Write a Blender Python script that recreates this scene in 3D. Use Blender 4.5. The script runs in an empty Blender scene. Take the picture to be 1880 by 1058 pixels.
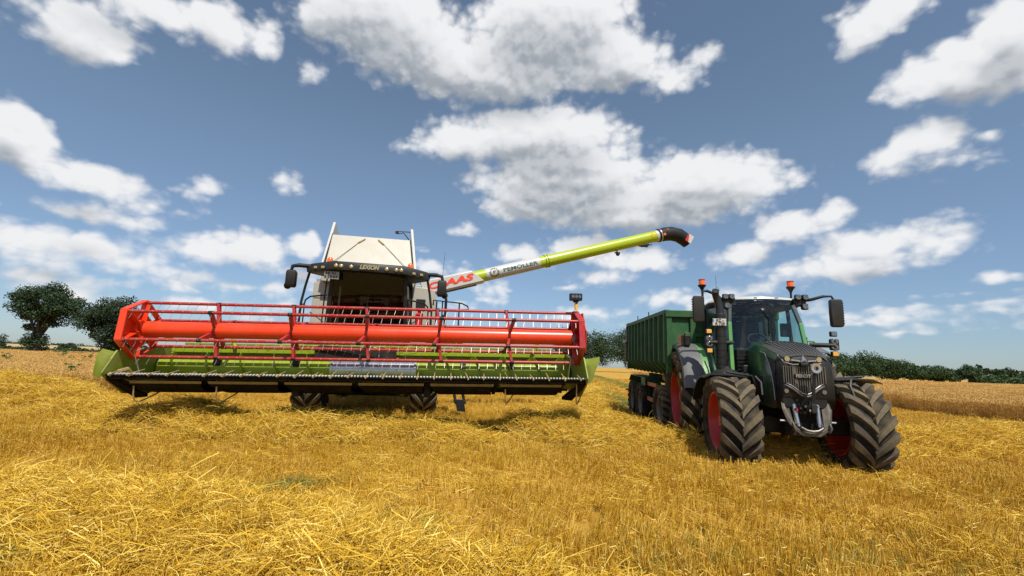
import bpy, bmesh, math, random
import numpy as np
from mathutils import Matrix, Vector, Euler, Quaternion
random.seed(7); rng = np.random.default_rng(11)
S = bpy.context.scene
COL = S.collection
rad = math.radians

# ------------------------------------------------------------------ camera
EYE = 1.56
cam_d = bpy.data.cameras.new('camera'); cam = bpy.data.objects.new('camera', cam_d); COL.objects.link(cam); S.camera = cam
cam_d.sensor_width = 36.0; cam_d.lens = 36.0*836/1880; cam_d.clip_start = 0.05; cam_d.clip_end = 6000
ROLL = rad(2.0); PITCH = math.atan(140*math.cos(ROLL)/836)
_f = Vector((0, math.cos(PITCH), math.sin(PITCH))); _u = Vector((0, -math.sin(PITCH), math.cos(PITCH))); _r = Vector((1, 0, 0))
_r2 = _r*math.cos(ROLL) + _u*math.sin(ROLL); _u2 = -_r*math.sin(ROLL) + _u*math.cos(ROLL)
cam.matrix_world = Matrix(((_r2.x, _u2.x, -_f.x, 0), (_r2.y, _u2.y, -_f.y, 0), (_r2.z, _u2.z, -_f.z, EYE), (0, 0, 0, 1)))

# ------------------------------------------------------------------ sun, sky, exposure
SUN_EL, SUN_AZ = rad(57), rad(160)          # azimuth clockwise from +Y: behind the camera, a little to the right
sd = Vector((math.sin(SUN_AZ)*math.cos(SUN_EL), math.cos(SUN_AZ)*math.cos(SUN_EL), math.sin(SUN_EL)))
sun_d = bpy.data.lights.new('sun', 'SUN'); sun_d.energy = 5.0; sun_d.angle = rad(0.5); sun_d.color = (1.0, 0.95, 0.86)
sun = bpy.data.objects.new('sun', sun_d); COL.objects.link(sun)
sun.rotation_euler = (-sd).to_track_quat('-Z', 'Y').to_euler(); sun.location = sd*50
S.view_settings.view_transform = 'Standard'; S.view_settings.look = 'None'
S.view_settings.exposure = 0.16; S.view_settings.gamma = 1.0; S.view_settings.use_curve_mapping = False

W = bpy.data.worlds.new('World'); S.world = W; W.use_nodes = True
nt = W.node_tree; N = nt.nodes; L = nt.links; N.clear()
def nd(tree, typ, **kw):
    n = tree.nodes.new(typ)
    for k, v in kw.items():
        if k.startswith('i_'):
            n.inputs[int(k[2:])].default_value = v
        else:
            setattr(n, k, v)
    return n
CLOUDS = [(-0.821, 0.483, 0.08, 0.044), (-0.732, 0.557, 0.141, 0.034), (-0.631, 0.568, 0.054, 0.045), (-0.557, 0.571, 0.027, 0.028), (-0.879, 0.492, 0.046, 0.017), (-0.333, 0.669, 0.209, 0.086), (-0.254, 0.628, 0.18, 0.065), (-0.097, 0.607, 0.313, 0.068), (0.071, 0.687, 0.22, 0.108), (0.228, 0.624, 0.133, 0.061), (0.343, 0.578, 0.068, 0.024), (-0.449, 0.651, 0.067, 0.042), (-0.127, 0.476, 0.108, 0.045), (0.064, 0.489, 0.212, 0.064), (0.117, 0.401, 0.238, 0.095), (0.399, 0.384, 0.15, 0.061), (0.286, 0.333, 0.242, 0.05), (0.481, 0.353, 0.103, 0.031), (-0.249, 0.444, 0.034, 0.013), (0.006, 0.354, 0.075, 0.035), (0.562, 0.28, 0.068, 0.035), (0.624, 0.289, 0.032, 0.024), (0.683, 0.23, 0.103, 0.033), (0.76, 0.219, 0.062, 0.023), (0.633, 0.191, 0.117, 0.027), (0.485, 0.228, 0.074, 0.032), (0.71, 0.203, 0.079, 0.02), (0.144, 0.256, 0.101, 0.033), (0.284, 0.228, 0.099, 0.032), (0.203, 0.194, 0.055, 0.015), (0.022, 0.237, 0.061, 0.024), (0.714, 0.573, 0.057, 0.039), (0.747, 0.584, 0.042, 0.03), (0.667, 0.605, 0.017, 0.008), (0.838, 0.47, 0.061, 0.054), (0.771, 0.471, 0.055, 0.033), (0.878, 0.505, 0.042, 0.049), (0.878, 0.453, 0.032, 0.043), (0.768, 0.374, 0.063, 0.035), (0.724, 0.364, 0.038, 0.021), (0.792, 0.342, 0.037, 0.017), (0.85, 0.368, 0.014, 0.006), (-0.86, 0.312, 0.048, 0.047), (-0.777, 0.273, 0.086, 0.032), (-0.838, 0.283, 0.047, 0.024), (-0.755, 0.214, 0.066, 0.023), (-0.626, 0.296, 0.032, 0.017), (-0.64, 0.248, 0.031, 0.014), (-0.695, 0.25, 0.024, 0.012), (-0.782, 0.158, 0.131, 0.03), (-0.707, 0.149, 0.067, 0.024), (-0.817, 0.108, 0.079, 0.018), (-0.63, 0.137, 0.053, 0.016), (-0.543, 0.201, 0.099, 0.037), (-0.607, 0.186, 0.051, 0.023), (-0.434, 0.217, 0.041, 0.045), (-0.473, 0.163, 0.07, 0.017), (-0.121, 0.284, 0.032, 0.014), (-0.488, 0.342, 0.022, 0.015), (-0.059, 0.138, 0.042, 0.011), (0.7, 0.075, 0.026, 0.007), (0.834, 0.1, 0.032, 0.011), (0.828, 0.152, 0.027, 0.009), (0.338, 0.142, 0.063, 0.02), (0.121, 0.168, 0.036, 0.01), (-0.526, 0.127, 0.085, 0.012), (-0.778, 0.085, 0.058, 0.014), (-0.171, 0.204, 0.06, 0.019), (0.419, 0.604, 0.027, 0.014), (-0.462, 0.548, 0.023, 0.016), (0.486, 0.151, 0.073, 0.021), (0.169, 0.109, 0.081, 0.014), (-0.591, 0.088, 0.078, 0.014)]
# cloud density as a function of direction (azimuth, elevation), broken up by noise
cg = bpy.data.node_groups.new('cloud_field', 'ShaderNodeTree')
cg.interface.new_socket('P', in_out='INPUT', socket_type='NodeSocketVector')
cg.interface.new_socket('T', in_out='OUTPUT', socket_type='NodeSocketFloat'); cg.interface.new_socket('body', in_out='OUTPUT', socket_type='NodeSocketFloat')
gi = cg.nodes.new('NodeGroupInput'); go = cg.nodes.new('NodeGroupOutput'); cl = cg.links
def gm(op, a, b=None, c=None):
    n = cg.nodes.new('ShaderNodeMath'); n.operation = op
    for k, v in enumerate((a, b, c)):
        if v is None: continue
        if isinstance(v, (int, float)): n.inputs[k].default_value = v
        else: cl.new(v, n.inputs[k])
    return n.outputs[0]
# warp the position a little so that no ellipse keeps its outline
wn = nd(cg, 'ShaderNodeTexNoise', noise_dimensions='2D'); wn.inputs['Scale'].default_value = 9.0; wn.inputs['Detail'].default_value = 3.0
cl.new(gi.outputs[0], wn.inputs['Vector'])
ws = nd(cg, 'ShaderNodeVectorMath', operation='MULTIPLY_ADD'); cl.new(wn.outputs['Color'], ws.inputs[0])
ws.inputs[1].default_value = (0.06, 0.035, 0); ws.inputs[2].default_value = (-0.03, -0.0175, 0)
wa = nd(cg, 'ShaderNodeVectorMath', operation='ADD'); cl.new(ws.outputs[0], wa.inputs[0]); cl.new(gi.outputs[0], wa.inputs[1])
acc = None
for (a, e, w, h) in CLOUDS:
    n = nd(cg, 'ShaderNodeVectorMath', operation='MULTIPLY_ADD'); cl.new(wa.outputs[0], n.inputs[0])
    k_ = min(1.0, max(0.34, h/0.05)); q_ = 0.86 if e < 0.32 else 1.0; w *= q_; h *= q_; w *= 1.10/k_**.42; h *= 1.10/k_**.42
    n.inputs[1].default_value = (1/w, 1/h, 0); n.inputs[2].default_value = (-a/w, -e/h, 0)
    ln = nd(cg, 'ShaderNodeVectorMath', operation='LENGTH'); cl.new(n.outputs[0], ln.inputs[0])
    lv = ln.outputs['Value'] if k_ == 1.0 else gm('MULTIPLY_ADD', ln.outputs['Value'], k_, 1-k_)
    acc = lv if acc is None else gm('SMOOTH_MIN', acc, lv, 0.3)
T0 = gm('SUBTRACT', 1.0, acc)
# beyond the picture unseen broken cumulus goes on, thinned to lower the sky fill
gn = nd(cg, 'ShaderNodeTexNoise', noise_dimensions='2D'); gn.inputs['Scale'].default_value = 4.2; gn.inputs['Detail'].default_value = 4.0
st = nd(cg, 'ShaderNodeVectorMath', operation='MULTIPLY'); cl.new(gi.outputs[0], st.inputs[0]); st.inputs[1].default_value = (1, 2.0, 1)
cl.new(st.outputs[0], gn.inputs['Vector'])
sx = nd(cg, 'ShaderNodeSeparateXYZ'); cl.new(gi.outputs[0], sx.inputs[0])
out_a = gm('MULTIPLY', gm('SUBTRACT', gm('ABSOLUTE', sx.outputs[0]), 0.93), 9.0)
out_e = gm('MULTIPLY', gm('SUBTRACT', sx.outputs[1], 0.80), 9.0)
outm = gm('MINIMUM', gm('MAXIMUM', gm('MAXIMUM', out_a, out_e), 0.0), 1.0)
Tg = gm('SUBTRACT', gm('MULTIPLY', gm('SUBTRACT', gn.outputs[0], 0.57), 7.0), gm('MULTIPLY', gm('SUBTRACT', 1.0, outm), 4.0))
hn = nd(cg, 'ShaderNodeTexNoise', noise_dimensions='2D'); hn.inputs['Scale'].default_value = 3.2; hn.inputs['Detail'].default_value = 3.0
sh = nd(cg, 'ShaderNodeVectorMath', operation='MULTIPLY'); cl.new(gi.outputs[0], sh.inputs[0]); sh.inputs[1].default_value = (1, 4.5, 1); cl.new(sh.outputs[0], hn.inputs['Vector'])
Th = gm('SUBTRACT', gm('MULTIPLY', gm('SUBTRACT', hn.outputs[0], 0.51), 3.0), gm('MULTIPLY', gm('ABSOLUTE', gm('SUBTRACT', sx.outputs[1], 0.13)), 5.5))
Th = gm('MINIMUM', Th, 0.15)
T1 = gm('MAXIMUM', gm('MAXIMUM', T0, Tg), Th)
f1 = nd(cg, 'ShaderNodeTexNoise', noise_dimensions='2D'); f1.inputs['Scale'].default_value = 12.0; f1.inputs['Detail'].default_value = 7.0; f1.inputs['Roughness'].default_value = 0.54
st2 = nd(cg, 'ShaderNodeVectorMath', operation='MULTIPLY'); cl.new(gi.outputs[0], st2.inputs[0]); st2.inputs[1].default_value = (1, 1.45, 1)
cl.new(st2.outputs[0], f1.inputs['Vector'])
v1 = nd(cg, 'ShaderNodeTexVoronoi', feature='F1', voronoi_dimensions='2D'); v1.inputs['Scale'].default_value = 26.0
v1.inputs['Detail'].default_value = 1.5; v1.inputs['Roughness'].default_value = 0.5
wv = nd(cg, 'ShaderNodeVectorMath', operation='MULTIPLY_ADD'); cl.new(f1.outputs['Color'], wv.inputs[0]); wv.inputs[1].default_value = (.03, .03, 0); cl.new(st2.outputs[0], wv.inputs[2])
cl.new(wv.outputs[0], v1.inputs['Vector'])
nz = gm('ADD', gm('MULTIPLY', gm('SUBTRACT', f1.outputs[0], 0.5), 2.0), gm('MULTIPLY', gm('SUBTRACT', 0.40, v1.outputs['Distance']), 0.8))
T2 = gm('ADD', gm('MINIMUM', gm('MULTIPLY', T1, 1.9), 1.2), gm('MULTIPLY', nz, 0.55))
cl.new(T1, go.inputs[1])
cl.new(T2, go.inputs[0])

def wm(op, a, b=None, c=None):
    n = N.new('ShaderNodeMath'); n.operation = op
    for k, v in enumerate((a, b, c)):
        if v is None: continue
        if isinstance(v, (int, float)): n.inputs[k].default_value = v
        else: L.new(v, n.inputs[k])
    return n.outputs[0]
tc = N.new('ShaderNodeTexCoord'); sp = N.new('ShaderNodeSeparateXYZ'); L.new(tc.outputs['Generated'], sp.inputs[0])
az = wm('ARCTAN2', sp.outputs[0], sp.outputs[1]); el = wm('ARCSINE', sp.outputs[2])
cv = N.new('ShaderNodeCombineXYZ'); L.new(az, cv.inputs[0]); L.new(el, cv.inputs[1])
def field(dx, dy):
    g = N.new('ShaderNodeGroup'); g.node_tree = cg
    if dx or dy:
        a = N.new('ShaderNodeVectorMath'); a.operation = 'ADD'; L.new(cv.outputs[0], a.inputs[0]); a.inputs[1].default_value = (dx, dy, 0); L.new(a.outputs[0], g.inputs[0])
    else:
        L.new(cv.outputs[0], g.inputs[0])
    return g.outputs[0], g.outputs[1]
def smooth(v, lo, hi):
    n = N.new('ShaderNodeMapRange'); n.interpolation_type = 'SMOOTHSTEP'; L.new(v, n.inputs[0]); n.inputs[1].default_value = lo; n.inputs[2].default_value = hi
    return n.outputs[0]
Tm, Bm = field(0, 0); Tu, Bu = field(0.006, 0.016); Tv, Bv = field(0.01, 0.055)
dens = smooth(Tm, -0.10, 0.66)
relief = wm('MULTIPLY', smooth(wm('SUBTRACT', Tu, Tm), -0.35, 0.45), 0.26)
above = wm('ADD', wm('MULTIPLY', smooth(Bv, 0.02, 0.70), 0.72), wm('SUBTRACT', relief, 0.08))
crm = N.new('ShaderNodeValToRGB'); L.new(above, crm.inputs[0])
crm.color_ramp.elements[0].position = 0.05; crm.color_ramp.elements[0].color = (0.97, 0.98, 1.0, 1)
crm.color_ramp.elements[1].position = 1.0; crm.color_ramp.elements[1].color = (0.30, 0.345, 0.40, 1)
e_ = crm.color_ramp.elements.new(0.42); e_.color = (0.82, 0.84, 0.87, 1)
sky = N.new('ShaderNodeTexSky'); sky.sky_type = 'NISHITA'; sky.sun_disc = False
sky.sun_elevation = SUN_EL; sky.sun_rotation = SUN_AZ; sky.air_density = 1.0; sky.dust_density = 0.4; sky.ozone_density = 2.0; sky.altitude = 50
hs = N.new('ShaderNodeHueSaturation'); hs.inputs['Saturation'].default_value = 0.82; hs.inputs['Value'].default_value = 1.07; L.new(sky.outputs[0], hs.inputs['Color'])
bg = N.new('ShaderNodeBackground'); bg.inputs['Strength'].default_value = 0.096; 
hz = N.new('ShaderNodeValToRGB'); L.new(el, hz.inputs[0]); hz.color_ramp.elements[0].position = 0.0; hz.color_ramp.elements[0].color = (0.60, 0.71, 0.87, 1)
hz.color_ramp.elements[1].position = 0.42; hz.color_ramp.elements[1].color = (0.86, 0.97, 1.0, 1)
hm = N.new('ShaderNodeMix'); hm.data_type = 'RGBA'; hm.blend_type = 'MULTIPLY'; hm.inputs[0].default_value = 1.0; L.new(hs.outputs[0], hm.inputs[6]); L.new(hz.outputs[0], hm.inputs[7])
L.new(hm.outputs[2], bg.inputs['Color'])
bc = N.new('ShaderNodeBackground'); bc.inputs['Strength'].default_value = 0.80; L.new(crm.outputs[0], bc.inputs['Color'])
mx = N.new('ShaderNodeMixShader')
dlim = wm('MULTIPLY', dens, smooth(el, -0.01, 0.05))
L.new(dlim, mx.inputs[0]); L.new(bg.outputs[0], mx.inputs[1]); L.new(bc.outputs[0], mx.inputs[2])
wo = N.new('ShaderNodeOutputWorld'); L.new(mx.outputs[0], wo.inputs[0])

# ------------------------------------------------------------------ materials
MAT = {}
def mat(name, col, rough=0.5, metal=0.0, spec=0.5, var=0.0, vscale=6.0, col2=None, bump=0.0, bscale=40.0, coat=0.0, dust=0.0):
    m = bpy.data.materials.new(name); m.use_nodes = True; t = m.node_tree; b = t.nodes['Principled BSDF']
    b.inputs['Base Color'].default_value = (*col, 1); b.inputs['Roughness'].default_value = rough; b.inputs['Metallic'].default_value = metal
    b.inputs['Specular IOR Level'].default_value = spec; b.inputs['Coat Weight'].default_value = coat; b.inputs['Coat Roughness'].default_value = 0.12
    c = t.nodes.new('ShaderNodeTexCoord'); src = None
    if var or col2:
        n = t.nodes.new('ShaderNodeTexNoise'); n.inputs['Scale'].default_value = vscale; n.inputs['Detail'].default_value = 6; n.inputs['Roughness'].default_value = 0.65
        t.links.new(c.outputs['Object'], n.inputs['Vector'])
        mr = t.nodes.new('ShaderNodeMapRange'); mr.inputs[1].default_value = 0.32; mr.inputs[2].default_value = 0.68; t.links.new(n.outputs[0], mr.inputs[0])
        mx = t.nodes.new('ShaderNodeMix'); mx.data_type = 'RGBA'; t.links.new(mr.outputs[0], mx.inputs[0])
        mx.inputs[6].default_value = (*col, 1)
        mx.inputs[7].default_value = (*(col2 if col2 else [x*(1-var) for x in col]), 1)
        src = mx.outputs[2]
    if dust:
        n2 = t.nodes.new('ShaderNodeTexNoise'); n2.inputs['Scale'].default_value = 3.3; n2.inputs['Detail'].default_value = 8; n2.inputs['Roughness'].default_value = 0.7
        t.links.new(c.outputs['Object'], n2.inputs['Vector'])
        mr2 = t.nodes.new('ShaderNodeMapRange'); mr2.inputs[1].default_value = 0.42; mr2.inputs[2].default_value = 0.75; mr2.inputs[4].default_value = dust; t.links.new(n2.outputs[0], mr2.inputs[0])
        m2 = t.nodes.new('ShaderNodeMix'); m2.data_type = 'RGBA'; t.links.new(mr2.outputs[0], m2.inputs[0])
        if src: t.links.new(src, m2.inputs[6])
        else: m2.inputs[6].default_value = (*col, 1)
        m2.inputs[7].default_value = (0.34, 0.26, 0.13, 1); src = m2.outputs[2]
        mr3 = t.nodes.new('ShaderNodeMath'); mr3.operation = 'MULTIPLY_ADD'; t.links.new(mr2.outputs[0], mr3.inputs[0]); mr3.inputs[1].default_value = 0.5; mr3.inputs[2].default_value = rough
        t.links.new(mr3.outputs[0], b.inputs['Roughness'])
    if src: t.links.new(src, b.inputs['Base Color'])
    if bump:
        n3 = t.nodes.new('ShaderNodeTexNoise'); n3.inputs['Scale'].default_value = bscale; n3.inputs['Detail'].default_value = 5
        t.links.new(c.outputs['Object'], n3.inputs['Vector'])
        bp = t.nodes.new('ShaderNodeBump'); bp.inputs['Strength'].default_value = bump; bp.inputs['Distance'].default_value = 0.01
        t.links.new(n3.outputs[0], bp.inputs['Height']); t.links.new(bp.outputs[0], b.inputs['Normal'])
    MAT[name] = m; return m
def glass(name, tint, alpha, rough=0.02, refl=(.9, .95, 1)):
    m = bpy.data.materials.new(name); m.use_nodes = True; t = m.node_tree; t.nodes.clear()
    o = t.nodes.new('ShaderNodeOutputMaterial'); tr = t.nodes.new('ShaderNodeBsdfTransparent'); tr.inputs[0].default_value = (*tint, 1)
    gl = t.nodes.new('ShaderNodeBsdfGlossy'); gl.inputs['Roughness'].default_value = rough; gl.inputs['Color'].default_value = (*refl, 1)
    lw = t.nodes.new('ShaderNodeFresnel'); lw.inputs['IOR'].default_value = 1.45
    mm = t.nodes.new('ShaderNodeMath'); mm.operation = 'MULTIPLY_ADD'; mm.inputs[1].default_value = 1.0; mm.inputs[2].default_value = alpha; gg = t.nodes.new('ShaderNodeNewGeometry'); ff = t.nodes.new('ShaderNodeMath'); ff.operation = 'SUBTRACT'; ff.inputs[0].default_value = 1.0; t.links.new(gg.outputs['Backfacing'], ff.inputs[1]); fm = t.nodes.new('ShaderNodeMath'); fm.operation = 'MULTIPLY'; t.links.new(lw.outputs[0], fm.inputs[0]); t.links.new(ff.outputs[0], fm.inputs[1]); t.links.new(fm.outputs[0], mm.inputs[0])
    mx = t.nodes.new('ShaderNodeMixShader'); t.links.new(mm.outputs[0], mx.inputs[0]); t.links.new(tr.outputs[0], mx.inputs[1]); t.links.new(gl.outputs[0], mx.inputs[2]); t.links.new(mx.outputs[0], o.inputs[0])
    MAT[name] = m; return m
mat('reel_red', (0.36, 0.010, 0.014), 0.38, dust=0.25)
mat('reel_red_lit', (0.72, 0.045, 0.008), 0.32, var=0.08, vscale=2, dust=0.10)  # same red paint as the bats, sunlit brightness put into the colour
mat('lime', (0.25, 0.335, 0.010), 0.34, var=0.12, vscale=3, dust=0.15)
mat('lime_dusty', (0.19, 0.25, 0.015), 0.5, var=0.2, vscale=4, dust=0.5)
mat('auger_lime', (0.36, 0.46, 0.012), 0.3, var=0.08, vscale=2, dust=0.12)
mat('steel_bright', (0.55, 0.56, 0.58), 0.28, 0.9, var=0.25, vscale=8)
mat('steel_worn', (0.30, 0.29, 0.27), 0.45, 0.6, var=0.4, vscale=12, dust=0.4)
mat('steel_dark', (0.05, 0.055, 0.06), 0.35, 0.7, var=0.3)
mat('tine_metal', (0.36, 0.33, 0.28), 0.4, 0.5)
mat('blade_metal', (0.70, 0.68, 0.62), 0.4, 0.3)
mat('rust', (0.22, 0.07, 0.025), 0.7, 0.2, var=0.4, vscale=14)
mat('lifter', (0.50, 0.36, 0.18), 0.5, 0.3, var=0.3, vscale=20)
mat('skid_brown', (0.013, 0.011, 0.007), 0.9, spec=0.06, var=0.35, vscale=7, dust=0.05)
mat('skid_lit_yellow', (0.26, 0.20, 0.06), 0.6, var=0.4, vscale=7, dust=0.5)  # upper strip of the skid plates, bounce light put into its colour
mat('black', (0.009, 0.009, 0.010), 0.55, spec=0.3, dust=0.05)
mat('black_matt', (0.010, 0.010, 0.011), 0.7, spec=0.2, dust=0.08)
mat('chassis', (0.014, 0.014, 0.014), 0.8, spec=0.12, dust=0.12)
mat('white_panel', (0.39, 0.37, 0.315), 0.42, var=0.07, vscale=1.6, dust=0.18)
mat('white_clean', (0.48, 0.47, 0.44), 0.35, var=0.04)
mat('grey_panel', (0.30, 0.30, 0.29), 0.5, var=0.15, dust=0.2)
mat('letter_red', (0.72, 0.05, 0.012), 0.4)
mat('letter_teal', (0.03, 0.10, 0.11), 0.4)
mat('letter_yellow', (0.75, 0.42, 0.02), 0.4)
mat('letter_gold', (0.28, 0.22, 0.10), 0.4, 0.4)
mat('letter_black', (0.02, 0.02, 0.02), 0.5)
mat('letter_blue', (0.02, 0.06, 0.35), 0.5)
mat('amber', (0.80, 0.13, 0.005), 0.18, coat=0.6)
mat('amber_pale', (0.75, 0.36, 0.04), 0.25, coat=0.5)
mat('lamp_glass', (0.34, 0.35, 0.37), 0.12, 0.7, var=0.75, vscale=70)
mat('lamp_warm', (0.50, 0.40, 0.20), 0.2, 0.3, var=0.4, vscale=60)
mat('rubber', (0.022, 0.020, 0.019), 0.8, spec=0.2, var=0.3, vscale=5, dust=0.3, bump=0.25, bscale=60)
mat('spout_black', (0.016, 0.017, 0.018), 0.6, spec=0.25, var=0.3)
mat('rubber_tan', (0.085, 0.068, 0.045), 0.8, var=0.4, vscale=6, dust=0.8, bump=0.25, bscale=60)
mat('lug_rubber', (0.092, 0.078, 0.060), 0.85, spec=0.2, var=0.35, vscale=7, dust=0.5, bump=0.3, bscale=50)
mat('lug_grey', (0.15, 0.138, 0.12), 0.8, var=0.35, vscale=7, dust=0.3, bump=0.3, bscale=50)
mat('rim_red', (0.50, 0.012, 0.010), 0.4, var=0.2, dust=0.2)
mat('rim_grey', (0.16, 0.16, 0.15), 0.5, 0.3, dust=0.5)
mat('tractor_green', (0.016, 0.066, 0.024), 0.28, coat=0.5, var=0.15, dust=0.12)
mat('tractor_green_light', (0.09, 0.26, 0.06), 0.34, coat=0.3, dust=0.15)
mat('tractor_grey', (0.048, 0.050, 0.053), 0.5, var=0.15, dust=0.10)
mat('fender_grey', (0.105, 0.108, 0.114), 0.55, var=0.12, dust=0.08)
mat('grille_grey', (0.10, 0.098, 0.09), 0.42, 0.4, dust=0.45)
mat('plastic_dark', (0.011, 0.012, 0.013), 0.5, spec=0.35, dust=0.05)
mat('silver', (0.5, 0.5, 0.48), 0.3, 0.8, var=0.2, vscale=20)
mat('link_steel', (0.125, 0.122, 0.115), 0.5, 0.5, var=0.45, vscale=14, dust=0.45)
mat('trailer_green', (0.028, 0.112, 0.040), 0.55, spec=0.3, var=0.35, vscale=2.6, dust=0.14)
MAT['trailer_green_front'] = MAT['trailer_green']
mat('trailer_yellow', (0.30, 0.30, 0.03), 0.6, var=0.4, dust=0.5)
mat('trailer_orange', (0.50, 0.11, 0.025), 0.55, var=0.3, dust=0.3)
mat('seat_cloth', (0.03, 0.03, 0.034), 0.8)
mat('red_plain', (0.55, 0.015, 0.012), 0.35)
mat('window_sky_paint', (0.45, 0.55, 0.55), 0.5, var=0.3, vscale=9)  # matte tone with the bright sky of the rear window painted in
glass('cab_glass_dark', (0.46, 0.46, 0.42), 0.01, refl=(.42, .42, .42))
glass('cab_glass', (0.80, 0.92, 0.90), 0.02, refl=(.75, .8, .85))
def plant_mat(name, c1, c2, rough=0.6, transl=0.25, spec=0.35, sat=None):
    m = bpy.data.materials.new(name); m.use_nodes = True; t = m.node_tree; t.nodes.clear()
    o = t.nodes.new('ShaderNodeOutputMaterial'); b = t.nodes.new('ShaderNodeBsdfPrincipled'); tl = t.nodes.new('ShaderNodeBsdfTranslucent')
    at = t.nodes.new('ShaderNodeAttribute'); at.attribute_name = 'tone'
    oi = t.nodes.new('ShaderNodeObjectInfo')
    ad = t.nodes.new('ShaderNodeMath'); ad.operation = 'MULTIPLY_ADD'; t.links.new(oi.outputs['Random'], ad.inputs[0]); ad.inputs[1].default_value = 0.3; 
    ad2 = t.nodes.new('ShaderNodeMath'); ad2.operation = 'MULTIPLY'; t.links.new(at.outputs['Fac'], ad2.inputs[0]); ad2.inputs[1].default_value = 0.75
    t.links.new(ad2.outputs[0], ad.inputs[2])
    r = t.nodes.new('ShaderNodeValToRGB'); t.links.new(ad.outputs[0], r.inputs[0])
    cs = c1 if isinstance(c1[0], (tuple, list)) else [c1, c2]
    el = r.color_ramp.elements
    for k, c in enumerate(cs):
        p = k/(len(cs)-1)
        e = el[0] if k == 0 else (el[len(el)-1] if k == len(cs)-1 else el.new(p))
        e.position = p; e.color = (*c, 1)
    t.links.new(r.outputs[0], b.inputs['Base Color']); t.links.new(r.outputs[0], tl.inputs[0])
    b.inputs['Roughness'].default_value = rough; b.inputs['Specular IOR Level'].default_value = spec
    mx = t.nodes.new('ShaderNodeMixShader'); mx.inputs[0].default_value = transl
    t.links.new(b.outputs[0], mx.inputs[1]); t.links.new(tl.outputs[0], mx.inputs[2]); t.links.new(mx.outputs[0], o.inputs[0])
    MAT[name] = m; return m
plant_mat('straw', [(0.27, 0.15, 0.025), (0.64, 0.38, 0.025), (0.80, 0.535, 0.060), (0.93, 0.75, 0.22)], None, 0.6, 0.2, 0.25)
plant_mat('stubble_stem', [(0.30, 0.15, 0.010), (0.52, 0.29, 0.018), (0.68, 0.42, 0.045), (0.86, 0.65, 0.19)], None, 0.5, 0.2, 0.4)
plant_mat('wheat', [(0.36, 0.19, 0.035), (0.56, 0.33, 0.075), (0.70, 0.45, 0.135), (0.84, 0.61, 0.25)], None, 0.55, 0.35, 0.35)
plant_mat('leaf_dark', [(0.012, 0.026, 0.011), (0.024, 0.050, 0.018), (0.046, 0.082, 0.026)], None, 0.55, 0.18)
plant_mat('leaf_wood', [(0.016, 0.038, 0.014), (0.036, 0.074, 0.022), (0.070, 0.120, 0.032)], None, 0.6, 0.18)
plant_mat('leaf_light', [(0.035, 0.075, 0.018), (0.06, 0.12, 0.025), (0.10, 0.17, 0.035)], None, 0.6, 0.25)
plant_mat('weed_green', [(0.03, 0.08, 0.015), (0.06, 0.14, 0.025), (0.10, 0.19, 0.04)], None, 0.55, 0.3)
plant_mat('grass_blade', [(0.10, 0.14, 0.025), (0.20, 0.24, 0.05), (0.40, 0.40, 0.12)], None, 0.55, 0.3)
mat('bark', (0.05, 0.038, 0.028), 0.9, var=0.4, vscale=5, bump=0.5, bscale=12)

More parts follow.
